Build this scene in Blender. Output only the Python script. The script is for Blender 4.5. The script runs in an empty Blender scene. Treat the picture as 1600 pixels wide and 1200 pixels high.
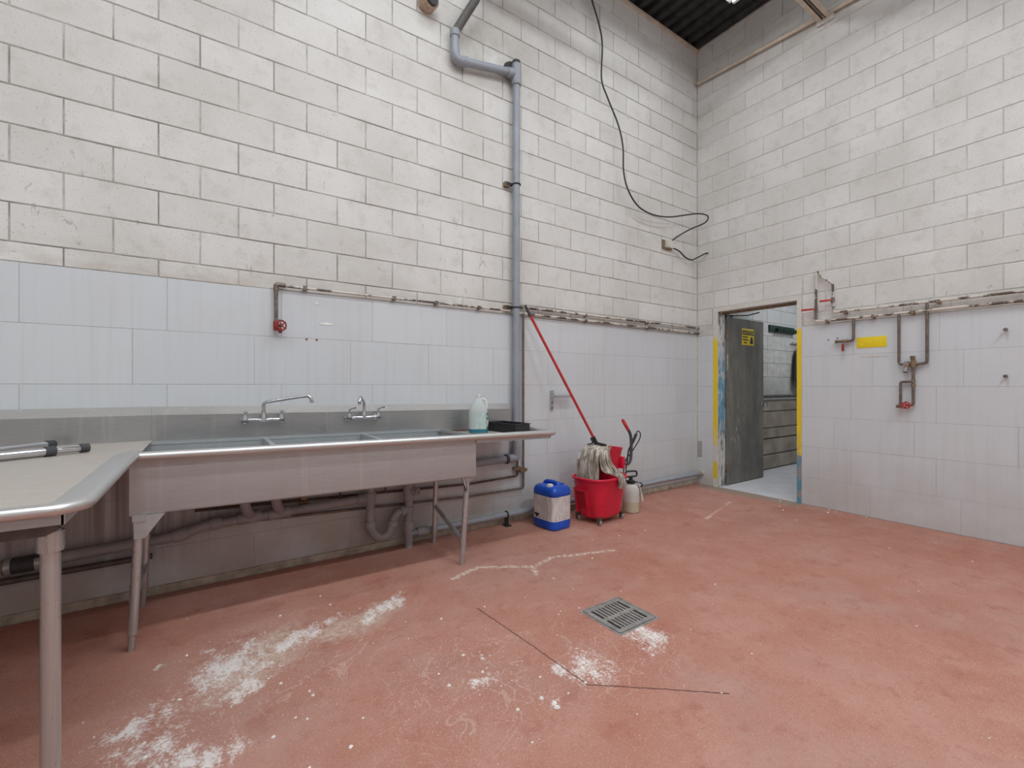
import bpy, math, random
from mathutils import Vector, Matrix
random.seed(7)
SC = bpy.context.scene
COL = SC.collection
PI = math.pi

# ------------------------------------------------------------------ camera, world, light, exposure
CAMX, CAMY, CAMZ, YAW, FPX = -5.1513, -3.3903, 1.23, 0.971802, 704.34
cd = bpy.data.cameras.new('camera'); cam = bpy.data.objects.new('camera', cd); COL.objects.link(cam)
cam.location = (CAMX, CAMY, CAMZ); cam.rotation_euler = (PI/2, 0, YAW - PI/2)
cd.sensor_width = 36; cd.lens = 36*FPX/1600; cd.shift_y = 3.08/1600; cd.clip_start = 0.02
SC.camera = cam
w = bpy.data.worlds.new('world'); SC.world = w; w.use_nodes = True
w.node_tree.nodes['Background'].inputs[0].default_value = (0.8, 0.86, 1, 1)
w.node_tree.nodes['Background'].inputs[1].default_value = 0.3
vs = SC.view_settings
vs.view_transform = 'Standard'; vs.look = 'None'; vs.gamma = 1; vs.use_curve_mapping = False
vs.exposure = -0.14
FIX_Z = 5.15
# ceiling strip lights (x, y, length, watts, label), all running along x between the roof joists; long ones unseen, added for fill
FIXTURES = [(-1.29, -.93, 1.25, 8, 'short strip light close to the cable and the corner under the roof deck'),
            (-4.00, -.93, 1.25, 9, 'short strip light above the long sink'),
            (-2.60, -2.52, 2.0, 48, 'unseen long strip light, added as fill, between the joists in front of the doorway'),
            (-5.20, -2.52, 2.0, 40, 'unseen long strip light, added as fill, between the joists over the floor drain side'),
            (-7.50, -2.52, 2.0, 45, 'unseen long strip light, added as fill, over the far end of the steel table'),
            (-2.20, -4.90, 2.0, 82, 'unseen long strip light, added as fill, beyond the second joist on the doorway side'),
            (-5.20, -4.90, 2.0, 82, 'unseen long strip light, added as fill, beyond the second joist facing the sink')]
LAMP_COL = (.93, .97, 1.0)
SC.cycles.max_bounces = 7; SC.cycles.diffuse_bounces = 4; SC.cycles.glossy_bounces = 3; SC.cycles.transmission_bounces = 5

# ------------------------------------------------------------------ node helper
class NT:
    def __init__(s, name):
        s.m = bpy.data.materials.new(name); s.m.use_nodes = True
        s.t = s.m.node_tree; s.b = s.t.nodes['Principled BSDF']
        s._p = None
    def n(s, typ, **kw):
        d = s.t.nodes.new(typ)
        for k, v in kw.items(): setattr(d, k, v)
        return d
    def put(s, sock, v):
        if v is None: return
        if isinstance(v, bpy.types.NodeSocket): s.t.links.new(v, sock)
        elif isinstance(v, (tuple, list)) and len(v) == 3 and sock.type == 'RGBA': sock.default_value = (*v, 1)
        else: sock.default_value = v
    def pos(s):
        if s._p is None: s._p = s.n('ShaderNodeNewGeometry').outputs['Position']
        return s._p
    def obj(s): return s.n('ShaderNodeTexCoord').outputs['Object']
    def rnd(s): return s.n('ShaderNodeObjectInfo').outputs['Random']
    def sep(s, v):
        d = s.n('ShaderNodeSeparateXYZ'); s.put(d.inputs[0], v); return d.outputs
    def math(s, op, a, b=None, c=None, clamp=False):
        d = s.n('ShaderNodeMath', operation=op); d.use_clamp = clamp
        s.put(d.inputs[0], a); s.put(d.inputs[1], b); s.put(d.inputs[2], c); return d.outputs[0]
    def vm(s, op, a, b=None, c=None):
        d = s.n('ShaderNodeVectorMath', operation=op)
        s.put(d.inputs[0], a)
        if b is not None: s.put(d.inputs[3 if op == 'SCALE' else 1], b)
        if c is not None: s.put(d.inputs[2], c)
        return d.outputs['Value' if op in ('LENGTH', 'DOT_PRODUCT', 'DISTANCE') else 'Vector']
    def mapr(s, v, a, b, c=0.0, d_=1.0, smooth=False):
        d = s.n('ShaderNodeMapRange'); d.clamp = True
        if smooth: d.interpolation_type = 'SMOOTHSTEP'
        for i, x in enumerate((v, a, b, c, d_)): s.put(d.inputs[i], x)
        return d.outputs[0]
    def noise(s, scale, detail=3, rough=.55, vec=None, st=None, dist=0.0):
        d = s.n('ShaderNodeTexNoise'); v = vec if vec is not None else s.pos()
        if st is not None: v = s.vm('MULTIPLY', v, st)
        s.put(d.inputs['Vector'], v); d.inputs['Scale'].default_value = scale
        d.inputs['Detail'].default_value = detail; d.inputs['Roughness'].default_value = rough
        d.inputs['Distortion'].default_value = dist
        return d.outputs[0]
    def mix(s, f, a, b, mode='MIX'):
        d = s.n('ShaderNodeMix', data_type='RGBA', blend_type=mode); d.clamp_factor = True
        s.put(d.inputs[0], f); s.put(d.inputs[6], a); s.put(d.inputs[7], b); return d.outputs[2]
    def bump(s, h, strength=.3, dist=.004):
        d = s.n('ShaderNodeBump'); d.inputs['Strength'].default_value = strength; d.inputs['Distance'].default_value = dist
        s.put(d.inputs['Height'], h); s.t.links.new(d.outputs[0], s.b.inputs['Normal'])
    def fin(s, col=None, rough=.5, metal=0.0, spec=None):
        s.put(s.b.inputs['Base Color'], col); s.put(s.b.inputs['Roughness'], rough); s.put(s.b.inputs['Metallic'], metal)
        if spec is not None: s.b.inputs['Specular IOR Level'].default_value = spec
        return s.m

def plain(name, col, rough=.5, metal=0.0, var=.12, scale=30, spec=None, bump=0):
    t = NT(name); nz = t.noise(scale, 3)
    f = t.mapr(nz, .3, .7)
    c = t.mix(f, tuple(x*(1-var) for x in col), tuple(min(1, x*(1+var)) for x in col))
    if bump: t.bump(nz, bump, .002)
    return t.fin(c, rough, metal, spec)

def blob_field(t, blobs, vec):
    """largest of the soft ellipses (x, y, rx, ry, angle) in plan"""
    out = None
    for (x, y, rx, ry, a) in blobs:
        d = t.vm('SUBTRACT', vec, (x, y, 0))
        ca, sa = math.cos(a), math.sin(a)
        u = t.vm('DOT_PRODUCT', d, (ca/rx, sa/rx, 0)); v = t.vm('DOT_PRODUCT', d, (-sa/ry, ca/ry, 0))
        r = t.math('SQRT', t.math('ADD', t.math('MULTIPLY', u, u), t.math('MULTIPLY', v, v)))
        m = t.math('SUBTRACT', 1.0, r, clamp=True)
        out = m if out is None else t.math('MAXIMUM', out, m)
    return out

def seg_field(t, pts, vec):
    """distance in plan to a polyline"""
    out = None
    for a, b in zip(pts, pts[1:]):
        dx, dy = b[0]-a[0], b[1]-a[1]; l2 = dx*dx+dy*dy
        d = t.vm('SUBTRACT', vec, (a[0], a[1], 0))
        h = t.math('DIVIDE', t.vm('DOT_PRODUCT', d, (dx, dy, 0)), l2, clamp=True)
        e = t.vm('SUBTRACT', d, t.vm('SCALE', (dx, dy, 0), h))
        ln = t.vm('LENGTH', t.vm('MULTIPLY', e, (1, 1, 0)))
        out = ln if out is None else t.math('MINIMUM', out, ln)
    return out

# ------------------------------------------------------------------ materials
def m_block(name, tint=(1, 1, 1), dirt=1.0):
    t = NT(name)
    n1 = t.noise(1.3, 4); n2 = t.noise(9, 4, .6); n3 = t.noise(90, 2, .5); n4 = t.noise(230, 2, .5)
    r = t.rnd()
    base = t.mix(r, (.655*tint[0], .645*tint[1], .62*tint[2]), (.72*tint[0], .712*tint[1], .692*tint[2]))
    c = t.mix(t.mapr(n1, .40, .68, 0, .5*dirt), base, (.50, .475, .44))
    c = t.mix(t.mapr(n2, .53, .74, 0, .5*dirt), c, (.50, .465, .42))
    c = t.mix(t.mapr(n3, .63, .73, 0, .6*dirt), c, (.30, .27, .24))
    z = t.sep(t.pos())[2]
    band = t.math('MULTIPLY', t.mapr(z, 2.08, 1.86), t.mapr(t.noise(5, 4, .6, st=(1, 1, 2.5)), .38, .62))
    c = t.mix(t.math('MULTIPLY', band, .45*dirt), c, (.42, .34, .27))
    # greenish grime around the sooty pipe joint, dark drip scratches low on the blocks
    g = t.vm('LENGTH', t.vm('MULTIPLY', t.vm('SUBTRACT', t.pos(), (-3.05, 0, 4.15)), (1.6, 1, 2.4)))
    gm = t.math('MULTIPLY', t.mapr(g, .95, .15), t.mapr(t.noise(4, 5, .65), .36, .6))
    c = t.mix(t.math('MULTIPLY', gm, .55*dirt), c, (.36, .33, .25))
    sc_ = t.math('MULTIPLY', t.mapr(t.noise(7, 5, .75, st=(2.2, 2.2, .7), dist=1.2), .635, .67), t.mapr(z, 3.3, 2.2))
    c = t.mix(t.math('MULTIPLY', sc_, .5*dirt), c, (.27, .23, .20))
    h = t.math('ADD', t.math('MULTIPLY', n4, .6), t.math('ADD', t.math('MULTIPLY', n3, .8), n2))
    t.bump(h, .35, .006)
    return t.fin(c, .75, 0, .25)
def m_mortar(name, col=(.40, .36, .32)):
    t = NT(name); n = t.noise(3.2, 5, .65); n2 = t.noise(40, 3)
    c = t.mix(t.mapr(n, .38, .58), (.60, .58, .55), col)
    c = t.mix(t.mapr(n2, .52, .75, 0, .5), c, (.26, .23, .21))
    t.bump(n2, .5, .006)
    return t.fin(c, .85, 0, .2)
def m_panel(name):
    t = NT(name); p = t.pos()
    s = t.noise(3.0, 4, .6, st=(9, 9, .35)); s2 = t.noise(2.0, 3, .6); s3 = t.noise(28, 3, .6)
    c = t.mix(t.rnd(), (.59, .618, .645), (.62, .645, .67))
    c = t.mix(t.mapr(s, .5, .75, 0, .35), c, (.52, .52, .525))
    c = t.mix(t.mapr(s2, .52, .75, 0, .3), c, (.57, .55, .53))
    o = t.sep(p)
    # rusty drips plus painted-in shade on the wall behind the steel table
    reg = t.math('MULTIPLY', t.mapr(o[0], -4.75, -5.35), t.mapr(o[2], .98, .80))
    reg = t.math('MULTIPLY', reg, t.mapr(o[2], .10, .42))
    dr = t.mapr(t.noise(1.0, 3, .6, st=(26, 1, .25)), .38, .6)
    c = t.mix(t.math('MULTIPLY', t.math('MULTIPLY', reg, dr), .75), c, (.21, .16, .13))
    # splashed dirt low on the wall, shade under the sink painted in with it
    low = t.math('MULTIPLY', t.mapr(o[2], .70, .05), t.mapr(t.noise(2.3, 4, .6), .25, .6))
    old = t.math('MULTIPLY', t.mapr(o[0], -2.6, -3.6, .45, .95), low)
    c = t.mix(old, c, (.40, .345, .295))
    c = t.mix(t.mapr(s3, .72, .8, 0, .4), c, (.42, .38, .35))
    t.bump(s3, .05, .002)
    return t.fin(c, t.mapr(s2, .3, .7, .32, .48), 0, .4)
def m_steel(name, col=(.60, .58, .56), rough=.34, brush=(2, 60, 60), stain=.35, metal=.7):
    t = NT(name)
    b = t.noise(6, 3, .6, st=brush); n = t.noise(3.0, 4, .6); st = t.noise(1.4, 3, .6, st=(14, 14, .6))
    c = t.mix(t.mapr(b, .3, .7), tuple(x*.9 for x in col), tuple(min(1, x*1.06) for x in col))
    c = t.mix(t.mapr(n, .5, .8, 0, stain), c, (.42, .385, .36))
    c = t.mix(t.mapr(st, .58, .74, 0, stain*.7), c, (.70, .67, .64))
    r = t.math('ADD', t.mapr(n, .3, .8, rough-.06, rough+.14), t.mapr(b, .2, .8, -.04, .04))
    pass
    return t.fin(c, r, metal)
def m_worn(name, paint, under, lo=.42, hi=.5, scale=14, rough=.5, st=None, metal=0):
    t = NT(name); n = t.noise(scale, 5, .68, st=st); n2 = t.noise(3, 2)
    c = t.mix(t.mapr(t.math('ADD', n, t.math('MULTIPLY', n2, .0)), lo, hi), under, paint)
    t.bump(n, .2, .002)
    return t.fin(c, rough, metal)
def m_emit(name, col, power):
    t = NT(name); t.b.inputs['Emission Color'].default_value = (*col, 1); t.b.inputs['Emission Strength'].default_value = power
    return t.fin(col, .4)

def m_floor():
    t = NT('red_epoxy_floor'); p = t.pos()
    n1 = t.noise(.9, 5, .6); n2 = t.noise(4.5, 5, .65); n3 = t.noise(38, 4, .6); n4 = t.noise(170, 2, .5)
    c = t.mix(t.mapr(n1, .35, .65), (.405, .172, .122), (.455, .232, .178))
    c = t.mix(t.mapr(n2, .45, .72, 0, .55), c, (.52, .305, .25))
    c = t.mix(t.mapr(n3, .54, .72, 0, .4), c, (.33, .125, .085))
    c = t.mix(t.mapr(n4, .58, .70, 0, .65), c, (.62, .44, .39))
    # grey traffic haze, right of the drain
    hz = t.math('MULTIPLY', t.mapr(t.noise(.7, 4, .6, dist=.6), .48, .72), .4)
    c = t.mix(hz, c, (.40, .28, .25))
    nd = t.n('ShaderNodeTexNoise'); nd.inputs['Scale'].default_value = 7; nd.inputs['Detail'].default_value = 5
    t.put(nd.inputs['Vector'], p)
    jit = t.vm('ADD', p, t.vm('SCALE', t.vm('SUBTRACT', nd.outputs[1], (.5, .5, .5)), .22))
    nd2 = t.n('ShaderNodeTexNoise'); nd2.inputs['Scale'].default_value = 28; nd2.inputs['Detail'].default_value = 4
    t.put(nd2.inputs['Vector'], p)
    jit2 = t.vm('ADD', p, t.vm('SCALE', t.vm('SUBTRACT', nd2.outputs[1], (.5, .5, .5)), .05))
    # beige bald patches of the coating
    bald = blob_field(t, [(-4.86, -.91, .20, .09, .75), (-4.60, -1.02, .16, .09, .5), (-4.45, -1.0, .3, .14, .4), (-4.95, -1.1, .34, .17, .6)], jit)
    c = t.mix(t.math('MULTIPLY', t.mapr(bald, .05, .55), t.mapr(n3, .3, .6)), c, (.56, .43, .35))
    # spilled white powder
    fld = blob_field(t, [(-5.06, -1.05, .34, .19, .9), (-4.93, -1.15, .10, .06, .3), (-5.14, -.90, .06, .04, .2), (-4.98, -1.27, .14, .06, .5),
                         (-5.30, -1.42, .17, .10, .3), (-5.20, -1.56, .24, .12, -.5), (-5.36, -1.28, .20, .12, .5), (-4.42, -.98, .18, .09, .7),
                         (-4.60, -.90, .13, .07, .6), (-4.78, -1.0, .34, .10, .62), (-4.3, -.92, .25, .08, .7), (-5.0, -1.25, .22, .10, .5), (-4.17, -1.77, .09, .06, .2), (-3.75, -1.95, .2, .14, .7),
                         (-3.86, -1.90, .05, .12, .2), (-3.36, -1.94, .15, .20, -.4), (-4.03, -2.05, .05, .03, .2),
                         (-4.10, -1.60, .05, .035, .4), (-5.3, -.9, .04, .03, 0)], jit)
    fine = t.math('ADD', t.math('MULTIPLY', t.noise(13, 6, .78, st=(1.5, .8, 1)), .75), t.math('MULTIPLY', t.noise(85, 3, .6), .45))
    pw = t.mapr(t.math('ADD', t.math('MULTIPLY', fld, .85), t.math('MULTIPLY', t.math('SUBTRACT', fine, .64), 3.4)), .20, .70)
    pw = t.math('MULTIPLY', pw, t.mapr(fld, .0, .25))
    c = t.mix(t.math('MULTIPLY', pw, .92), c, (.80, .76, .74))
    # fine scatter of powder around the spill
    ring = blob_field(t, [(-4.9, -1.15, .75, .55, .4), (-4.2, -1.75, .6, .5, .3), (-3.6, -1.9, .55, .4, 0)], p)
    sp = t.math('MULTIPLY', t.mapr(t.noise(115, 2, .5), .64, .70), t.mapr(ring, .0, .6))
    c = t.mix(t.math('MULTIPLY', sp, .75), c, (.74, .68, .65))
    # pale smeared swirls
    sw = t.mapr(t.noise(2.6, 2, .5, dist=3.5), .485, .5); sw2 = t.mapr(t.noise(2.6, 2, .5, dist=3.5), .515, .5)
    swm = t.math('MULTIPLY', t.math('MULTIPLY', sw, sw2), t.mapr(ring, .05, .5))
    c = t.mix(t.math('MULTIPLY', swm, .5), c, (.62, .46, .39))
    c = t.mix(t.math('MULTIPLY', t.mapr(t.noise(6.5, 5, .7), .54, .68), .38), c, (.31, .095, .07))
    # filled crack
    wl = seg_field(t, [(-3.84, -.80), (-3.62, -.735), (-3.42, -.86), (-3.30, -.94), (-3.10, -.88), (-2.62, -1.03)], jit2)
    wl2 = seg_field(t, [(-3.31, -.93), (-3.36, -1.05)], jit2)
    wl = t.math('MINIMUM', wl, wl2)
    c = t.mix(t.math('MULTIPLY', t.mapr(wl, .026, .006), t.mapr(n3, .42, .54)), c, (.66, .54, .46))
    wl3 = seg_field(t, [(-1.3, -.95), (-.55, -.75)], jit2)
    c = t.mix(t.math('MULTIPLY', t.mapr(wl3, .02, .006), t.mapr(n2, .4, .55, 0, .8)), c, (.62, .48, .42))
    # open crack
    ck = seg_field(t, [(-3.904, -1.218), (-3.872, -1.62), (-3.848, -2.033), (-3.62, -2.22), (-3.42, -2.392)], t.vm('ADD', p, t.vm('SCALE', t.vm('SUBTRACT', nd2.outputs[1], (.5, .5, .5)), .016)))
    c = t.mix(t.mapr(ck, .0045, .0015), c, (.11, .055, .045))
    # grey worn strip along the door sill
    o = t.sep(jit2)
    sill = t.math('MULTIPLY', t.mapr(o[0], -.20, -.14), t.math('MULTIPLY', t.mapr(o[1], -1.26, -1.18), t.mapr(o[1], -.02, -.12)))
    c = t.mix(t.math('MULTIPLY', sill, .85), c, (.30, .24, .19))
    h = t.math('ADD', n3, t.math('MULTIPLY', n4, .8))
    t.bump(h, .25, .004)
    return t.fin(c, t.mapr(n2, .3, .7, .66, .85), 0, .16)

MAT = {}
M = MAT
M['floor'] = m_floor()
M['block'] = m_block('painted_block')
M['block2'] = m_block('painted_block_passage', (.90, .92, 1.02), .6)
M['mortar'] = m_mortar('painted_mortar', (.27, .24, .215))
M['mortar2'] = m_mortar('painted_mortar_right', (.47, .45, .42))
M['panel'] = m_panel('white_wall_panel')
M['seam'] = plain('panel_seam', (.36, .355, .35), .8, var=.3)
M['plaster'] = plain('white_painted_wall', (.60, .60, .59), .7, var=.05, scale=3)
M['deck'] = plain('dark_metal_deck', (.045, .045, .043), .45, .6, var=.35, scale=9)
M['steel'] = m_steel('brushed_steel', (.47, .50, .515), .36, metal=.48, stain=.5)
M['cap_steel'] = m_steel('lit_steel_ledge', (.47, .455, .44), .36, metal=.5)  # lighter copy of the steel: overhead light on the upward ledge painted in
M['splash'] = m_steel('darkened_backsplash_steel', (.42, .42, .42), .33, metal=.8)  # darkened steel, stands in for the dim sink interior it would reflect
M['steel_v'] = m_steel('brushed_steel_leg', (.50, .52, .53), .26, (30, 30, .5), .0, .7)
M['steel_top'] = m_steel('worn_steel_top', (.50, .455, .41), .55, (3, 40, 40), .3, .35)
M['rim'] = m_steel('bright_steel_rim', (.60, .595, .59), .36, (3, 60, 60), .2, .8)
M['chrome'] = plain('chrome', (.56, .565, .575), .14, 1.0, var=.05)
M['pvc'] = plain('grey_pvc', (.285, .305, .345), .42, var=.10, scale=8)
M['pvc_low'] = plain('grey_pvc_dusty', (.315, .30, .305), .55, var=.18, scale=6)
M['copper'] = plain('tarnished_copper', (.115, .075, .055), .5, .5, var=.4, scale=18)
M['bronze'] = plain('brown_pipe', (.20, .16, .135), .42, .6, var=.3, scale=25)
M['brass'] = plain('dull_brass', (.25, .18, .11), .5, .5, var=.35, scale=40)
M['galv'] = plain('dark_galvanised', (.12, .10, .088), .5, .35, var=.3, scale=20)
M['cream_pipe'] = m_worn('chipped_shaded_cream_paint', (.60, .56, .50), (.11, .08, .06), .45, .51, 7, .5)  # chips, darkened further to paint in the shadow under the pipes
M['cream'] = plain('cream_paint', (.58, .50, .41), .55, var=.15, scale=10)
M['black'] = plain('black_plastic', (.018, .018, .02), .45, var=.3)
M['rubber'] = plain('dark_rubber', (.05, .05, .055), .6, var=.3)
M['red'] = plain('red_plastic', (.62, .012, .045), .33, var=.12, scale=8)
M['redpaint'] = plain('red_paint', (.50, .03, .03), .4, var=.2)
M['redrust'] = plain('dark_red_paint', (.27, .025, .02), .5, var=.35, scale=60)
M['blue'] = plain('blue_plastic', (.008, .075, .48), .30, var=.15, scale=12)
M['capw'] = plain('white_cap_plastic', (.70, .70, .68), .4, var=.04)
M['yellow'] = plain('yellow_paint', (.80, .60, .01), .5, var=.06)
M['white'] = plain('white_paper', (.80, .80, .79), .6, var=.03)
M['tan'] = plain('tan_residue', (.55, .53, .50), .7, var=.15, scale=40)
M['cable'] = plain('dark_cable', (.035, .033, .032), .5, var=.2)
M['ivory'] = plain('ivory_plastic', (.62, .60, .53), .45, var=.06)
M['caster'] = plain('grey_caster', (.33, .31, .28), .5, var=.2)
M['green'] = plain('dark_green_plastic', (.02, .045, .035), .5, var=.4, scale=60)
M['cloth'] = plain('dark_grey_yarn', (.09, .09, .095), .9, var=.6, scale=70)
M['pale_floor'] = plain('pale_passage_floor', (.62, .61, .62), .5, var=.08, scale=5)
M['plank'] = plain('stained_board', (.33, .275, .22), .5, var=.3, scale=4)
M['curb'] = plain('dirty_curb', (.42, .36, .29), .8, var=.3, scale=14, bump=.3)
M['jamb'] = None
M['tube'] = m_emit('lit_tube', (.93, .97, 1), 9.0)
M['enamel'] = plain('white_enamel', (.75, .75, .74), .4, var=.03)

def m_jamb():
    t = NT('peeling_jamb_paint'); o = t.sep(t.pos())
    n = t.noise(9, 5, .7, st=(3, 3, .7)); n2 = t.noise(22, 5, .7, st=(2, 2, .5))
    c = t.mix(t.mapr(n, .42, .5), (.15, .15, .155), (.58, .57, .55))
    bl = t.math('MULTIPLY', t.mapr(o[2], .55, .8), t.mapr(o[2], 1.75, 1.35))
    c = t.mix(t.math('MULTIPLY', bl, t.mapr(n2, .42, .5)), c, (.13, .33, .46))
    c = t.mix(t.mapr(n2, .60, .66), c, (.06, .05, .045))
    t.bump(n2, .4, .003)
    return t.fin(c, .6)
def m_stripe(name, blue_top):
    """yellow edge paint, worn through low down (to blue on one jamb)"""
    t = NT(name); o = t.sep(t.pos())
    n = t.noise(10, 5, .7, st=(2, 2, .8)); n2 = t.noise(4, 3, .6)
    zz = t.math('ADD', o[2], t.math('MULTIPLY', t.math('SUBTRACT', n2, .5), .25))
    low = (.10, .27, .38) if blue_top else (.60, .56, .52)
    c = t.mix(t.mapr(zz, .50, .53), low, (.78, .57, .02))
    worn = t.math('MULTIPLY', t.mapr(n, .46, .52), t.mapr(zz, .75, .35))
    c = t.mix(worn, c, (.30, .28, .27) if blue_top else (.66, .62, .55))
    if not blue_top:
        c = t.mix(t.math('MULTIPLY', t.mapr(zz, .08, .11), t.mapr(zz, .30, .27)), c, (.72, .53, .03))
    c = t.mix(t.mapr(zz, 1.78, 1.83), c, (.62, .60, .56))
    return t.fin(c, .55)
def m_door():
    t = NT('grimy_dark_door'); o = t.pos()
    n = t.noise(2.2, 5, .65, st=(3, 3, .8)); n2 = t.noise(5, 5, .7, st=(6, 6, .6)); n3 = t.noise(1.3, 3, .6)
    c = t.mix(t.mapr(n, .35, .65), (.118, .113, .102), (.215, .202, .168))
    c = t.mix(t.mapr(n3, .52, .7, 0, .7), c, (.075, .07, .065))
    c = t.mix(t.mapr(n2, .55, .75, 0, .45), c, (.25, .235, .20))
    ob = t.sep(o)
    reg = t.math('MULTIPLY', t.math('MULTIPLY', t.mapr(ob[2], 1.10, .98), t.mapr(ob[2], .40, .5)), t.math('MULTIPLY', t.mapr(ob[0], .22, .3), t.mapr(ob[0], .62, .5)))
    scr = t.mapr(t.noise(4, 4, .6, st=(14, 14, 2)), .62, .66)
    c = t.mix(t.math('MULTIPLY', reg, scr), c, (.62, .62, .58))
    return t.fin(c, .45, 0, .4)
M['jamb'] = m_jamb(); M['stripe_l'] = m_stripe('yellow_edge_hinge_side', False); M['stripe_r'] = m_stripe('yellow_edge_latch_side', True)
M['door'] = m_door()

def m_mop():
    t = NT('dirty_cotton_yarn'); n = t.noise(26, 3, .6, st=(1, 1, .25)); n2 = t.noise(8, 3)
    c = t.mix(t.mapr(n, .35, .65), (.20, .17, .135), (.66, .62, .55))
    return t.fin(t.mix(t.mapr(n2, .5, .7, 0, .4), c, (.34, .29, .24)), .95, 0, .1)
M['yarn'] = m_mop()
def m_clear(name, col, alpha_mix, rough=.25):
    t = NT(name); t.b.inputs['Transmission Weight'].default_value = alpha_mix; t.b.inputs['IOR'].default_value = 1.2
    t.b.inputs['Subsurface Weight'].default_value = 0
    n = t.noise(20, 2)
    return t.fin(t.mix(n, tuple(x*.96 for x in col), col), rough, 0, .4)
M['milky'] = m_clear('milky_plastic', (.80, .84, .84), .45)
M['liquid'] = plain('blue_green_liquid', (.02, .17, .23), .2, var=.1)
M['tank'] = m_clear('cloudy_tank_plastic', (.76, .75, .70), .3, .4)
M['tank_low'] = plain('yellowed_liquid', (.52, .47, .34), .4, var=.08)
def m_print(name, paper, ink, rows, dens=.5, axis=2):
    """rows of fine print"""
    t = NT(name); o = t.sep(t.pos())
    line = t.math('FRACT', t.math('MULTIPLY', o[axis], rows))
    word = t.noise(1, 2, .6, st=(48, 48, 8))
    f = t.math('MULTIPLY', t.mapr(line, .45, .55), t.mapr(word, .44, .52))
    f = t.math('MULTIPLY', f, t.mapr(t.noise(9, 2), .36, .46, .2, 1))
    return t.fin(t.mix(t.math('MULTIPLY', f, dens), paper, ink), .5)
M['label'] = m_print('printed_label', (.68, .64, .62), (.16, .15, .16), 62, .6)
M['blabel'] = m_print('bottle_label', (.50, .60, .58), (.18, .30, .29), 70, .5)
M['greenlabel'] = m_print('green_label', (.015, .20, .12), (.65, .78, .72), 28, .8)
M['ink'] = plain('black_ink', (.015, .015, .015), .5, var=.1)
M['chalk'] = plain('white_crumb', (.78, .75, .72), .9, var=.08)
M['steel_grate'] = plain('grate_metal', (.46, .45, .43), .38, .75, var=.25, scale=22)
M['pit'] = plain('drain_pit', (.015, .012, .01), .8, var=.2)

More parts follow.
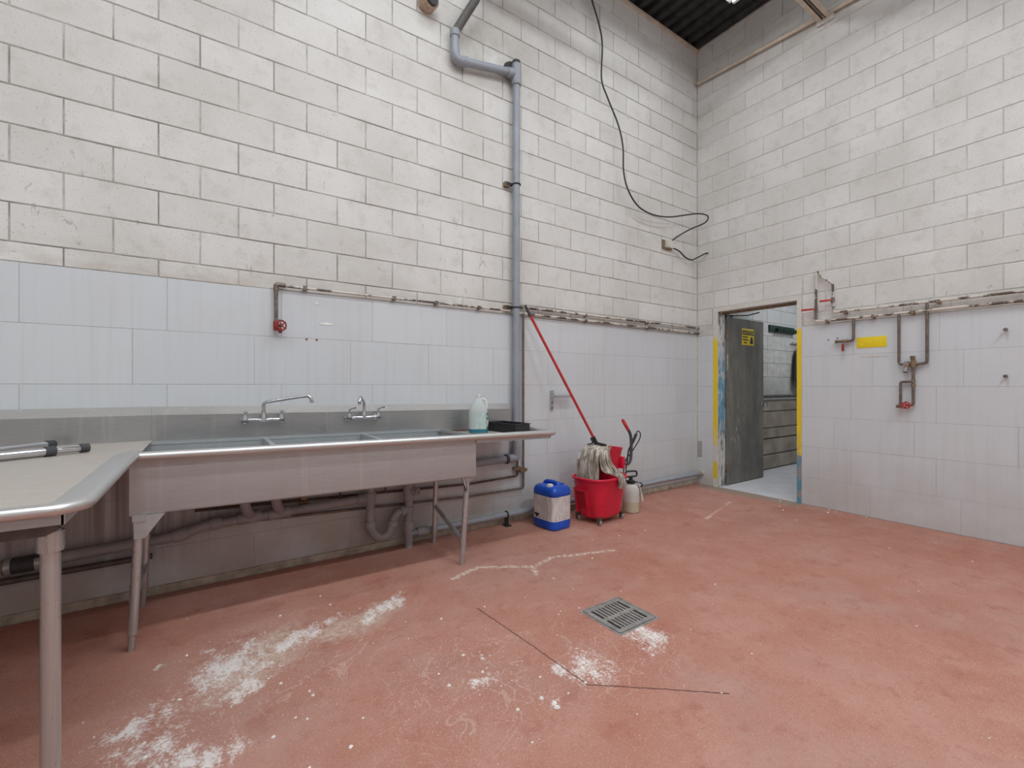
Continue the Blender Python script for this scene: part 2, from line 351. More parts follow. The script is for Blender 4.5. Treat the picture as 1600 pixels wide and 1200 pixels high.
# ------------------------------------------------------------------ mesh builder
class MB:
    def __init__(s): s.v = []; s.f = []
    def add(s, vs, fs, mat=None):
        b = len(s.v)
        s.v += [tuple(mat @ Vector(p)) if mat else tuple(p) for p in vs]
        s.f += [tuple(i+b for i in q) for q in fs]; return s
    def box(s, x0, x1, y0, y1, z0, z1, mat=None):
        vs = [(x, y, z) for z in (z0, z1) for y in (y0, y1) for x in (x0, x1)]
        return s.add(vs, [(0, 2, 3, 1), (4, 5, 7, 6), (0, 1, 5, 4), (2, 6, 7, 3), (0, 4, 6, 2), (1, 3, 7, 5)], mat)
    def cbox(s, x0, x1, y0, y1, z0, z1, c, mat=None):
        """box with chamfered edges"""
        import bmesh
        bm = bmesh.new()
        vv = [bm.verts.new((x, y, z)) for z in (z0, z1) for y in (y0, y1) for x in (x0, x1)]
        for q in [(0, 2, 3, 1), (4, 5, 7, 6), (0, 1, 5, 4), (2, 6, 7, 3), (0, 4, 6, 2), (1, 3, 7, 5)]: bm.faces.new([vv[i] for i in q])
        bmesh.ops.bevel(bm, geom=bm.edges[:], offset=c, segments=2, affect='EDGES', profile=.6)
        bm.verts.index_update()
        s.add([v.co[:] for v in bm.verts], [[v.index for v in f.verts] for f in bm.faces], mat); bm.free(); return s
    def loft(s, rings, cap0=True, cap1=True, closed=True):
        n = len(rings[0]); vs = [p for r in rings for p in r]; fs = []
        for i in range(len(rings)-1):
            for j in range(n if closed else n-1):
                k = (j+1) % n
                fs.append((i*n+j, i*n+k, (i+1)*n+k, (i+1)*n+j))
        if cap0: fs.append(tuple(range(n-1, -1, -1)))
        if cap1: fs.append(tuple((len(rings)-1)*n+j for j in range(n)))
        return s.add(vs, fs)
    def sweep(s, pts, r, n=10, caps=True):
        pts = [Vector(p) for p in pts]; R = r if isinstance(r, (list, tuple)) else [r]*len(pts)
        T = []
        for i in range(len(pts)):
            a = pts[max(0, i-1)]; b = pts[min(len(pts)-1, i+1)]; T.append((b-a).normalized())
        up = Vector((0, 0, 1)) if abs(T[0].z) < .9 else Vector((1, 0, 0))
        u = T[0].cross(up).normalized(); rings = []
        for i, p in enumerate(pts):
            u = (u - T[i]*u.dot(T[i])).normalized(); v = T[i].cross(u)
            rings.append([tuple(p + (u*math.cos(2*PI*k/n) + v*math.sin(2*PI*k/n))*R[i]) for k in range(n)])
        return s.loft(rings, caps, caps)
    def cyl(s, a, b, r, r2=None, n=12): return s.sweep([a, b], [r, r if r2 is None else r2], n)
    def lathe(s, prof, c=(0, 0, 0), axis=(0, 0, 1), n=20):
        q = Vector((0, 0, 1)).rotation_difference(Vector(axis)).to_matrix().to_4x4(); m = Matrix.Translation(c) @ q
        rings = [[tuple(m @ Vector((r*math.cos(2*PI*k/n), r*math.sin(2*PI*k/n), z))) for k in range(n)] for r, z in prof]
        return s.loft(rings)
    def torus(s, c, R, r, axis=(0, 0, 1), n=20, m=8):
        q = Vector((0, 0, 1)).rotation_difference(Vector(axis)).to_matrix().to_4x4(); mt = Matrix.Translation(c) @ q
        vs = []; fs = []
        for i in range(n):
            a = 2*PI*i/n
            for j in range(m):
                b = 2*PI*j/m; vs.append(((R+r*math.cos(b))*math.cos(a), (R+r*math.cos(b))*math.sin(a), r*math.sin(b)))
        for i in range(n):
            for j in range(m):
                fs.append((i*m+j, ((i+1) % n)*m+j, ((i+1) % n)*m+(j+1) % m, i*m+(j+1) % m))
        return s.add(vs, fs, mt)
    def prism(s, poly, ext, mat=None):
        """polygon of 3D points extruded by a vector"""
        n = len(poly); e = Vector(ext); vs = [tuple(p) for p in poly] + [tuple(Vector(p)+e) for p in poly]
        fs = [tuple(range(n-1, -1, -1)), tuple(range(n, 2*n))] + [(i, (i+1) % n, n+(i+1) % n, n+i) for i in range(n)]
        return s.add(vs, fs, mat)
    def warp(s, fn): s.v = [tuple(fn(*p)) for p in s.v]; return s

def rpath(pts, r, n=5):
    """polyline with rounded corners"""
    pts = [Vector(p) for p in pts]; out = [pts[0]]
    for a, b, c in zip(pts, pts[1:], pts[2:]):
        d1 = (a-b); d2 = (c-b); k = min(r, d1.length*.48, d2.length*.48)
        p = b+d1.normalized()*k; q = b+d2.normalized()*k
        for i in range(n+1):
            t = i/n; out.append((p*(1-t)+b*t)*(1-t)+(b*(1-t)+q*t)*t)
    out.append(pts[-1]); return out
def spline(pts, n=8):
    P = [Vector(p) for p in pts]; out = []
    for i in range(len(P)-1):
        p0, p1, p2, p3 = P[max(0, i-1)], P[i], P[i+1], P[min(len(P)-1, i+2)]
        for k in range(n):
            t = k/n
            out.append(.5*((2*p1)+(p2-p0)*t+(2*p0-5*p1+4*p2-p3)*t*t+(3*p1-p0-3*p2+p3)*t**3))
    out.append(P[-1]); return out

ORG = {}
def mesh_of(name, mb, org=(0, 0, 0), sharp=38):
    me = bpy.data.meshes.new(name); o = Vector(org)
    me.from_pydata([tuple(Vector(p)-o) for p in mb.v], [], mb.f); me.validate(); me.update()
    import bmesh
    bm = bmesh.new(); bm.from_mesh(me); bmesh.ops.recalc_face_normals(bm, faces=bm.faces[:]); bm.to_mesh(me); bm.free()
    if sharp:
        me.polygons.foreach_set('use_smooth', [True]*len(me.polygons)); me.set_sharp_from_angle(angle=math.radians(sharp))
    return me
def part(name, mb, mat, parent=None, label=None, sharp=38, kind=None):
    org = ORG.get(parent.as_pointer(), (0, 0, 0)) if parent else (0, 0, 0)
    o = bpy.data.objects.new(name, mesh_of(name, mb, org, sharp)); COL.objects.link(o)
    o.data.materials.append(M[mat] if isinstance(mat, str) else mat)
    if parent: o.parent = parent
    ORG[o.as_pointer()] = org
    if label: o['label'] = label
    if kind: o['kind'] = kind
    return o
def tag(o, label, cat=None, group=None, kind=None):
    o['label'] = label
    if cat: o['category'] = cat
    if group: o['group'] = group
    if kind: o['kind'] = kind
    return o
def thing(name, loc, label, cat, group=None, kind=None):
    o = bpy.data.objects.new(name, None); COL.objects.link(o); o.location = loc; o.empty_display_size = .1
    ORG[o.as_pointer()] = tuple(loc)
    return tag(o, label, cat, group, kind)
def single(name, mb, mat, loc, label, cat, group=None, kind=None, sharp=38):
    o = bpy.data.objects.new(name, mesh_of(name, mb, loc, sharp)); COL.objects.link(o); o.location = loc
    o.data.materials.append(M[mat] if isinstance(mat, str) else mat); ORG[o.as_pointer()] = tuple(loc)
    return tag(o, label, cat, group, kind)
def struct(name, mb, mat, label, sharp=None):
    o = part(name, mb, mat, None, label, sharp); o['kind'] = 'structure'; return o
def in_view(x, y, z):
    dx, dy, dz = x-CAMX, y-CAMY, z-CAMZ
    fw = dx*math.cos(YAW)+dy*math.sin(YAW); rt = dx*math.sin(YAW)-dy*math.cos(YAW)
    if fw < .3: return False
    return abs(rt/fw) < 830/FPX and abs(dz/fw) < 630/FPX

# ------------------------------------------------------------------ the shell
CEIL = 5.46; XW = -8.6; YB = -6.4; TH = .19
BL = .4064; BH = .2032; ZT = 4.8236
DY0, DY1, DZ = -1.165, -.28, 2.13           # door opening
FY0, FY1, FZ = -1.212, -.222, 2.185         # outside of the steel frame

fl = MB(); fl.add([(XW, YB, 0), (0.02, YB, 0), (0.02, 0.02, 0), (XW, .02, 0)], [(0, 1, 2, 3)])
fl.add([(XW, YB, -.1), (0.02, YB, -.1), (0.02, 0.02, -.1), (XW, .02, -.1)], [(3, 2, 1, 0)])
# the floor is cut out around the drain pit
DRX0, DRX1, DRY0, DRY1 = -3.462, -3.158, -1.86, -1.565
fl = MB()
for (a, b, c, d) in ((XW, DRX0, YB, .02), (DRX1, .02, YB, .02), (DRX0, DRX1, YB, DRY0), (DRX0, DRX1, DRY1, .02)):
    fl.box(a, b, c, d, -.1, 0)
floor = struct('floor', fl, 'floor', 'red epoxy concrete floor with white powder stains')

core = MB().box(XW, TH, .0045, .20, 0, CEIL+.3)
wall_left = struct('wall_left', core, 'mortar', 'white painted concrete block wall with panelled lower part behind the sink')
core = MB()
core.box(.003, TH, YB, FY0, 0, CEIL+.3); core.box(.003, TH, FY1, .006, 0, CEIL+.3); core.box(.003, TH, FY0, FY1, FZ, CEIL+.3)
wall_right = struct('wall_right', core, 'mortar2', 'white painted concrete block wall with a doorway')
struct('wall_back', MB().box(XW, TH, YB-.15, YB, 0, CEIL+.3), 'plaster', 'plain white painted wall facing the sink wall')
struct('wall_side', MB().box(XW-.15, XW, YB-.15, .2, 0, CEIL+.3), 'plaster', 'plain white painted wall facing the doorway wall')

# ribbed steel roof deck
prof = []; x = XW
while x < TH:
    prof += [(x, CEIL), (x+.055, CEIL), (x+.075, CEIL+.04), (x+.130, CEIL+.04)]; x += .152
dk = MB(); n = len(prof)
dk.add([(p[0], YB, p[1]) for p in prof]+[(p[0], .1, p[1]) for p in prof], [(i, i+1, n+i+1, n+i) for i in range(n-1)])
dk.box(XW, TH, YB, .1, CEIL+.06, CEIL+.1)
struct('ceiling', dk, 'deck', 'dark ribbed steel roof deck')

_bm = {}
def block_mesh(wd, ht, c=.0035, t=.02, name='block'):
    k = (round(wd, 3), round(ht, 3), c, name)
    if k not in _bm:
        mb = MB()
        r = lambda y, i: [(i, y, i), (wd-i, y, i), (wd-i, y, ht-i), (i, y, ht-i)]
        mb.loft([r(t, 0), r(c, 0), r(0, c)], True, True)
        _bm[k] = mesh_of(name, mb, (0, 0, 0), None)
    return _bm[k]
def lay(parent, u0, u1, z0, z1, right, mat, name='block', gap=.0032, depth=0.0, t=.02, c=.0035):
    """one block or panel on the left wall (u is x) or on the right wall (u is y)"""
    u0 += gap; u1 -= gap; z0 += gap; z1 -= gap
    if u1-u0 < .01 or z1-z0 < .01: return None
    me = block_mesh(u1-u0, z1-z0, c, t, name)
    if not me.materials: me.materials.append(M[mat])
    o = bpy.data.objects.new(name, me)
    if right: o.location = (depth, u1, z0); o.rotation_euler = (0, 0, -PI/2)
    else: o.location = (u0, depth, z0)
    o.parent = parent; COL.objects.link(o); return o
def sub_rect(r, h):
    """rectangle minus a hole, as rectangles"""
    u0, u1, z0, z1 = r; a, b, c, d = h
    if u1 <= a or u0 >= b or z1 <= c or z0 >= d: return [r]
    out = []
    if u0 < a: out.append((u0, a, z0, z1))
    if u1 > b: out.append((b, u1, z0, z1))
    m0, m1 = max(u0, a), min(u1, b)
    if z1 > d: out.append((m0, m1, d, z1))
    if z0 < c: out.append((m0, m1, z0, c))
    return out

def block_wall(parent, right, mat, umin, zlow, hole=None):
    rest = MB(); cnt = 0
    for k in range(-4, 15):
        zt = ZT-BH*k; zb = zt-BH
        zt = min(zt, CEIL+.03); zb = max(zb, zlow)
        if zt-zb < .02: continue
        if right: ph = -(.2072 + (0 if k % 2 else BH))
        else: ph = -5.9855 + (0 if k % 2 else BH)
        i0 = math.floor((umin-ph)/BL)-1
        for i in range(i0, i0+40):
            u0 = ph+i*BL; u1 = u0+BL
            u0 = max(u0, umin); u1 = min(u1, 0.0)
            if u1-u0 < .02: continue
            for (a, b, c, d) in (sub_rect((u0, u1, zb, zt), hole) if hole else [(u0, u1, zb, zt)]):
                cu, cz = (a+b)/2, (c+d)/2
                vis = any(in_view(*((0, u, z) if right else (u, 0, z))) for u in (a, b) for z in (c, d))
                dj = random.uniform(-.0012, .0012)
                if vis and cnt < 300:
                    lay(parent, a, b, c, d, right, mat, depth=dj); cnt += 1
                else:
                    g = .0032
                    if right: rest.box(dj, .02, a+g, b-g, c+g, d-g)
                    else: rest.box(a+g, b-g, dj, .02, c+g, d-g)
    if rest.v:
        part('block_rest', rest, mat, parent, 'further blocks of the same wall', None, 'stuff')
    return cnt
block_wall(wall_left, False, 'block', XW, 1.875)
block_wall(wall_right, True, 'block', YB, 1.85, (FY0, FY1, -1, FZ))

part('panel_backing', MB().box(XW, -.001, -.0046, .0046, 0, 1.872), 'seam', wall_left, 'grey backing seen in the panel seams', None)
part('panel_backing', MB().box(-.0046, .003, YB, FY0-.001, 0, 1.847), 'seam', wall_right, 'grey backing seen in the panel seams', None)
part('panel_backing', MB().box(-.0046, .003, FY1+.001, -.001, 0, 1.847), 'seam', wall_right, 'grey backing seen in the panel seams', None)
# lower wall panels, each row broken like masonry
def panels(parent, rows, right, lo, hi, holes=()):
    for (z0, z1, ph) in rows:
        i = math.floor((lo-ph)/.613)-1
        while True:
            u0 = ph+i*.613; u1 = u0+.613; i += 1
            if u0 >= hi: break
            a, b = max(u0, lo), min(u1, hi)
            if b-a < .02: continue
            rs = [(a, b, z0, z1)]
            for h in holes: rs = [q for r in rs for q in sub_rect(r, h)]
            for q in rs: lay(parent, *q, right, 'panel', 'panel', .0009, -.006+random.uniform(-.0006, .0006), .014, .0012)
A, B = -5.335, -5.494
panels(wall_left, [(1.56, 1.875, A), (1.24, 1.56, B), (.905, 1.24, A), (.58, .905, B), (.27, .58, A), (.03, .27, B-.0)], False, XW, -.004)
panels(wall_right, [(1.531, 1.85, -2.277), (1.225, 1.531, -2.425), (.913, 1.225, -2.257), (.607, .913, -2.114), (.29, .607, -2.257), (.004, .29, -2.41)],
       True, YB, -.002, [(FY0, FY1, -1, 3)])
struct('baseboard_left', MB().cbox(XW, -.0, -.022, .004, 0, .05, .006), 'curb', 'dirty low cement curb along the sink wall')
part('corner_bead', MB().box(-.012, -.002, -.012, -.003, .30, 1.85), plain('yellowed_caulk', (.52, .45, .22), .7, var=.4, scale=9), wall_left, 'thin yellowed caulk line in the corner')
tr = MB(); tr.box(XW, 0, -.03, .0, CEIL-.035, CEIL-.005)
struct('trim_1', tr, 'cream', 'cream steel angle under the roof deck along the sink wall')

# ------------------------------------------------------------------ doorway
fr = MB()
fr.box(-.008, .15, FY1-.058, FY1, 0, FZ); fr.box(-.008, .15, FY0, FY0+.047, 0, FZ); fr.box(-.008, .15, FY0+.047, FY1-.058, DZ, FZ)
frame = struct('trim_2', fr, plain('door_frame_cream', (.62, .60, .56), .55, var=.06), 'cream painted steel door frame with worn yellow and blue edges')
part('jamb_lining', MB().box(.004, .15, FY1-.062, FY1-.057, 0, DZ), 'jamb', frame, 'peeling grey and blue paint inside the jamb')
part('edge_stripe', MB().box(-.010, -.004, FY1-.057, FY1-.001, 0, 1.85), 'stripe_l', frame, 'worn yellow painted edge')
part('edge_stripe', MB().box(-.010, -.004, FY0+.001, FY0+.046, 0, 1.85), 'stripe_r', frame, 'yellow painted edge worn to blue near the floor')
part('stop', MB().box(.09, .105, FY0+.047, FY1-.058, DZ-.03, DZ), 'brass', frame, 'brown underside of the frame head')
# leaf, swung 90 degrees into the passage
leafx0, leafx1, ly0, ly1 = .155, 1.04, -.300, -.256
door = struct('door_1', MB().cbox(leafx0, leafx1, ly0, ly1, .012, 2.085, .003), 'door', 'open dark grimy door with a yellow caution sign')
for z in (.23, 1.03, 1.87):
    h = MB(); h.cyl((.150, ly0-.004, z-.055), (.150, ly0-.004, z+.055), .009); h.box(.150, .185, ly0-.003, ly0+.001, z-.055, z+.055)
    part('hinge', h, 'brass', door, 'rusty brass hinge')
part('patch_plate', MB().box(.16, .185, ly0-.002, ly0, 1.42, 1.62), plain('bare_tan', (.42, .36, .25), .6, var=.3), door, 'bare tan strip where a plate was')
k = MB(); k.lathe([(.036, 0), (.036, .007), (.014, .011), (.014, .038), (.029, .046), (.036, .062), (.030, .080), (.010, .086)], (.972, ly0, .985), (0, -1, 0))
part('door_knob', k, 'chrome', door, 'round chrome knob')
cl = MB(); cl.sweep([(.22, ly0+.02, 2.10), (.42, -.42, 2.105), (.34, -.60, 2.11)], .007, 6); cl.box(.16, .30, ly0, ly1, 2.085, 2.115)
part('door_closer', cl, 'black', door, 'dark closer arm')
sg = part('caution_sign', MB().cbox(.50, .79, ly0-.003, ly0, 1.755, 1.965, .001), 'yellow', door, 'yellow caution sign with black heading')
part('heading_band', MB().box(.508, .782, ly0-.0042, ly0-.003, 1.885, 1.945), 'ink', sg)
def text_part(txt, size, loc, rot, mat, parent, name='lettering'):
    c = bpy.data.curves.new('t', 'FONT'); c.body = txt; c.size = size; c.extrude = .0004; c.align_x = 'CENTER'; c.align_y = 'CENTER'
    tmp = bpy.data.objects.new('t', c); COL.objects.link(tmp)
    bpy.context.view_layer.update()
    me = bpy.data.meshes.new_from_object(tmp.evaluated_get(bpy.context.evaluated_depsgraph_get()))
    bpy.data.objects.remove(tmp)
    me.materials.clear(); me.materials.append(M[mat])
    me.transform(Matrix.Translation(loc) @ rot)
    o = bpy.data.objects.new(name, me); COL.objects.link(o)
    org = ORG.get(parent.as_pointer(), (0, 0, 0)); me.transform(Matrix.Translation(-Vector(org)))
    o.parent = parent; me.name = name; return o
text_part('CAUTION', .060, (.645, ly0-.0048, 1.915), Matrix.Rotation(PI/2, 4, 'X'), 'yellow', sg)
for i, (x0, x1) in enumerate(((.515, .64), (.515, .65), (.54, .62))):
    part('print_line', MB().box(x0, x1, ly0-.0042, ly0-.003, 1.850-i*.036, 1.865-i*.036), 'ink', sg)
ic = MB().prism([(.69, ly0-.0042, 1.775), (.77, ly0-.0042, 1.775), (.765, ly0-.0042, 1.82), (.745, ly0-.0042, 1.865), (.715, ly0-.0042, 1.865), (.70, ly0-.0042, 1.82)], (0, .0012, 0))
part('pictogram', ic, 'ink', sg)

# passage beyond the door
PX1, PY0, PH = 4.6, -2.6, 3.05
struct('floor_passage', MB().box(.02, PX1, PY0, .02, -.1, .004), 'pale_floor', 'pale floor of the passage beyond the door')
wp = struct('wall_passage', MB().box(TH, PX1, .006, .2, 0, PH), 'mortar2', 'bluish white block wall of the passage')
for k in range(13, 19):
    zt = ZT-BH*k+.40; zb = zt-BH
    if zb < 1.06: zb = 1.06
    ph = .33+(0 if k % 2 else BH)
    for i in range(0, 10):
        a = max(TH, ph+i*BL); b = min(PX1, ph+(i+1)*BL)
        if zt-zb > .02: lay(wp, a, b, zb, zt, False, 'block2')
part('block_rest', MB().box(TH, PX1, 0, .02, ZT-BH*13+.40, PH), 'block2', wp, 'upper blocks of the passage wall', None, 'stuff')
struct('wall_passage_end', MB().box(PX1, PX1+.1, PY0, .2, 0, PH), 'plaster', 'far white wall of the passage')
struct('wall_passage_side', MB().box(TH, PX1, PY0-.1, PY0, 0, PH), 'plaster', 'white side wall of the passage')
struct('ceiling_passage', MB().box(TH, PX1, PY0, .2, PH, PH+.1), 'plaster', 'low white ceiling of the passage')
for (z0, z1, d) in ((.02, .21, .05), (.225, .45, .03), (.465, .60, .045), (.615, .85, .02), (.86, 1.02, .03)):
    lay(wp, 1.2, 4.4, z0, z1, False, 'plank', 'board', .001, -d, d, .004)
rl = thing('wall_rail', (2.8, -.05, 1.055), 'dark rail above the stained boards in the passage', 'rail')
part('rail', MB().cyl((1.2, -.055, 1.075), (4.4, -.055, 1.075), .022), 'galv', rl)
for x in (1.5, 2.2, 2.9, 3.6): part('rail_bracket', MB().box(x-.015, x+.015, -.055, .0, 1.06, 1.09), 'galv', rl)
rk = thing('tool_rack', (2.15, 0, 2.06), 'dark green slotted tool rack high on the passage wall', 'rack')
part('back_plate', MB().cbox(1.78, 2.55, -.03, 0, 2.04, 2.14, .006), 'green', rk)
for i in range(8): part('grip', MB().cbox(1.93+i*.078, 1.98+i*.078, -.085, -.02, 2.045, 2.10, .008), 'green', rk)
cl = thing('hanging_apron', (2.62, -.05, 1.20), 'dark grey knotted cloth hanging from hooks in the passage', 'cloth')
rings = []
for z, x0, x1, d in ((1.83, 2.58, 2.78, .03), (1.72, 2.50, 2.86, .06), (1.5, 2.46, 2.92, .075), (1.34, 2.45, 2.95, .075), (1.22, 2.55, 2.95, .06)):
    r = []
    for k in range(20):
        a = 2*PI*k/20; r.append(((x0+x1)/2+(x1-x0)/2*math.cos(a), -.045-d*.5+d*.5*math.sin(a)+.012*math.sin(5*a), z+.02*math.sin(3*a)))
    rings.append(r)
part('cloth', MB().loft(rings), 'cloth', cl)
part('strap', MB().sweep(spline([(2.48, -.07, 1.5), (2.47, -.07, 1.38), (2.46, -.07, 1.24)]), .012, 6), 'cloth', cl)
hr = thing('hook_rail', (2.62, -.03, 1.9), 'small metal hook rail holding the dark cloth', 'hook rail')
part('bar', MB().box(2.45, 2.95, -.012, 0, 1.88, 1.90), 'chrome', hr)
for x in (2.48, 2.60, 2.72, 2.84): part('hook', MB().sweep(spline([(x, -.012, 1.90), (x, -.03, 1.91), (x, -.045, 1.875), (x, -.05, 1.845), (x, -.075, 1.85)]), .005, 6), 'chrome', hr)

# ------------------------------------------------------------------ pipes: helpers
def pipe(parent, pts, r, mat, bend=.04, n=12, name='pipe'):
    return part(name, MB().sweep(rpath(pts, bend), r, n), mat, parent)
def sleeve(parent, a, b, r, mat, name='coupling'):
    a = Vector(a); b = Vector(b); d = (b-a)
    e = d.normalized()*min(.006, d.length*.2)
    return part(name, MB().sweep([a, a+e*.1, a+e, b-e, b-e*.1, b], [r*.9, r, r*1.07, r*1.07, r, r*.9], 16), mat, parent, sharp=25)
def wheel(parent, c, axis, R, mat='redrust'):
    mb = MB().torus(c, R, R*.17, axis, 18, 6)
    ax = Vector(axis).normalized(); u = ax.cross(Vector((0, 0, 1)) if abs(ax.z) < .9 else Vector((1, 0, 0))).normalized(); v = ax.cross(u)
    for k in range(5):
        a = 2*PI*k/5; d = u*math.cos(a)+v*math.sin(a)
        mb.cyl(Vector(c), Vector(c)+d*R*1.22, R*.13, n=6)
    mb.cyl(Vector(c)-ax*R*.2, Vector(c)+ax*R*.35, R*.3, n=8)
    return part('handwheel', mb, mat, parent, 'red valve handwheel')
def strap(parent, x, z, d=0, mat='bronze'):
    return part('pipe_clip', MB().box(x-.012, x+.012, -.045, -.007, z-.014, z+.014), mat, parent)
def strap_r(parent, y, z, mat='brass'):
    return part('pipe_clip', MB().box(-.055, -.007, y-.012, y+.012, z-.016, z+.016), mat, parent)

# big grey vent riser on the sink wall
vp = thing('vent_pipe', (-2.833, -.06, .58), 'grey plastic vent pipe rising up the block wall beside the sink', 'pipe')
RX, RY = -2.833, -.062
pipe(vp, [(RX, RY, .60), (RX, RY, 4.02)], .0335, 'pvc', n=18)
pipe(vp, [(RX-.02, RY, 4.035), (-3.435, RY, 4.035-.115+.0)], .0335, 'pvc', n=18)
part('elbow', MB().sweep(spline([(-3.37, RY, 3.932), (-3.42, RY, 3.925), (-3.445, RY, 3.955), (-3.448, RY, 4.0)], 5), .039, 16), 'pvc', vp)
pipe(vp, [(-3.448, RY, 3.98), (-3.448, RY, 4.14)], .0335, 'pvc', n=18)
sleeve(vp, (-3.448, RY, 4.10), (-3.448, RY, 4.155), .040, 'pvc')
pipe(vp, [(-3.448, RY, 4.14), (-3.30, -.15, 4.42), (-3.0, -.34, 5.42)], .0335, plain('dark_grey_pipe', (.10, .095, .09), .55, 0, var=.2), .02, 16, 'dark_upper_pipe')
sleeve(vp, (RX, RY, 3.93), (RX, RY, 4.12), .041, 'pvc', 'tee')
sleeve(vp, (RX, RY, 4.11), (RX, RY, 4.15), .036, 'rubber', 'dark_cap')
part('wall_sleeve', MB().cyl((RX-.05, RY+.02, 4.09), (RX-.05, .0, 4.11), .045, n=14), 'rubber', vp, 'black sooty stub into the wall')
sleeve(vp, (RX-.035, RY, 4.028), (RX-.10, RY, 4.015), .040, 'pvc')
sleeve(vp, (-3.33, RY, 3.940), (-3.37, RY, 3.932), .040, 'pvc')
part('elbow', MB().sweep(spline([(RX, RY, .70), (RX, RY, .61), (RX-.02, RY, .585), (RX-.10, RY, .583)], 5), .039, 16), 'pvc', vp)
pipe(vp, [(RX-.06, RY, .583), (-3.62, RY, .572)], .0335, 'pvc', n=16)
sleeve(vp, (RX-.09, RY, .583), (RX-.12, RY, .583), .041, 'rubber', 'seam_ring')
for z in (3.04, 1.935):
    c = part('pipe_clamp', MB().torus((RX, RY, z), .037, .006, (0, 0, 1), 20, 6).box(RX-.09, RX-.03, -.045, -.02, z-.012, z+.012), 'black', vp, 'black pipe clamp')
    part('bracket', MB().box(RX-.10, RX-.055, -.04, 0, z-.022, z+.018), 'brass', c, 'rusty clamp bracket')

# round stub through the block wall
st = thing('wall_stub_pipe', (-3.69, -.06, 4.27), 'short rusty pipe stub with a dark open end high on the block wall', 'pipe stub')
part('collar', MB().lathe([(.052, 0), (.066, 0), (.066, .10), (.052, .10)], (-3.685, .0, 4.29), (0.15, -1, -.1)), plain('rust_tan', (.42, .30, .22), .7, var=.3), st)
part('bore', MB().cyl((-3.685, -.01, 4.29), (-3.668, -.12, 4.28), .050, n=16), 'rubber', st, 'dark bore')

# supply pipes along the panel top, left of the vent pipe
sp = thing('supply_pipe', (-4.757, -.03, 1.63), 'chipped supply pipe with red handwheel above the long faucet', 'pipe')
pipe(sp, [(-4.757, -.03, 1.90), (-2.88, -.03, 1.905)], .0085, 'cream_pipe')
pipe(sp, [(-4.757, -.03, 1.905), (-4.757, -.03, 1.645)], .012, 'bronze')
part('elbow', MB().sweep(spline([(-4.757, -.03, 1.86), (-4.757, -.03, 1.895), (-4.745, -.03, 1.905), (-4.70, -.03, 1.903)], 4), .0155, 10), 'bronze', sp)
part('valve_body', MB().cyl((-4.757, -.03, 1.66), (-4.757, -.03, 1.60), .017).cyl((-4.757, -.03, 1.63), (-4.735, -.075, 1.628), .011).cyl((-4.735, -.05, 1.61), (-4.735, -.06, 1.585), .012), 'redrust', sp)
wheel(sp, (-4.733, -.082, 1.63), (.3, -1, 0.05), .032)
for x in (-4.58, -3.95, -3.60, -3.2): strap(sp, x, 1.902)

# two painted pipes right of the vent pipe
up = thing('painted_pipe', (-1.4, -.03, 1.95), 'upper cream painted pipe running to the corner above the panels', 'pipe')
pipe(up, [(-2.775, -.03, 1.95), (-.03, -.03, 1.955)], .0115, 'cream_pipe')
part('elbow', MB().cyl((-2.79, -.03, 1.952), (-2.74, -.03, 1.952), .017), 'bronze', up)
part('end_fitting', MB().cyl((-.04, -.03, 1.955), (-.02, -.03, 1.955), .016), 'bronze', up)
pipe(up, [(-2.775, -.012, 1.955), (-2.775, -.012, 2.17)], .005, 'cream', n=6, name='thin_conduit')
for x in (-1.95, -1.0): strap(up, x, 1.945, mat='bronze')
lp = thing('painted_pipe', (-1.4, -.03, 1.88), 'lower cream painted pipe running to the corner just above the panels', 'pipe')
pipe(lp, [(-2.86, -.03, 1.895), (-.03, -.03, 1.892)], .0115, 'cream_pipe')
part('end_fitting', MB().cyl((-.04, -.03, 1.892), (-.02, -.03, 1.892), .016), 'bronze', lp)
for x in (-2.62, -1.95, -.99): strap(lp, x, 1.89, mat='bronze')

# copper lines dropping beside the riser and running behind the sink
cp = thing('copper_pipe', (-2.735, -.035, .30), 'long brown copper pipe dropping beside the vent pipe and turning under the sink', 'pipe')
pipe(cp, [(-2.735, -.035, 1.90), (-2.735, -.035, .297), (-3.3, -.035, .295), (-5.2, -.035, .37)], .0095, 'bronze', .02)
part('union', MB().cyl((-2.735, -.035, .44), (-2.735, -.035, .48), .018, n=8).box(-2.78, -2.70, -.05, -.01, .45, .475), 'brass', cp)
cp2 = thing('copper_pipe', (-2.82, -.03, .42), 'short brown copper pipe below the vent pipe elbow, upper line under the sink', 'pipe')
pipe(cp2, [(-2.80, -.033, .57), (-2.80, -.033, .415), (-3.3, -.033, .40), (-5.2, -.033, .47)], .0095, 'copper', .02)
part('union', MB().cyl((-2.80, -.033, .46), (-2.80, -.033, .50), .016, n=8).box(-2.84, -2.77, -.05, -.01, .47, .495), 'brass', cp2)
v = MB().cyl((-4.62, -.04, .43), (-4.56, -.04, .43), .016, n=8).cyl((-4.59, -.04, .43), (-4.59, -.06, .47), .010, n=8).box(-4.61, -4.57, -.075, -.06, .46, .49)
part('stop_valve', v, 'brass', cp2, 'small brass stop valve')
for x in (-4.35, -4.02): part('riser_stub', MB().cyl((x, -.04, .42), (x, -.05, .60), .008, n=8), 'galv', cp2)

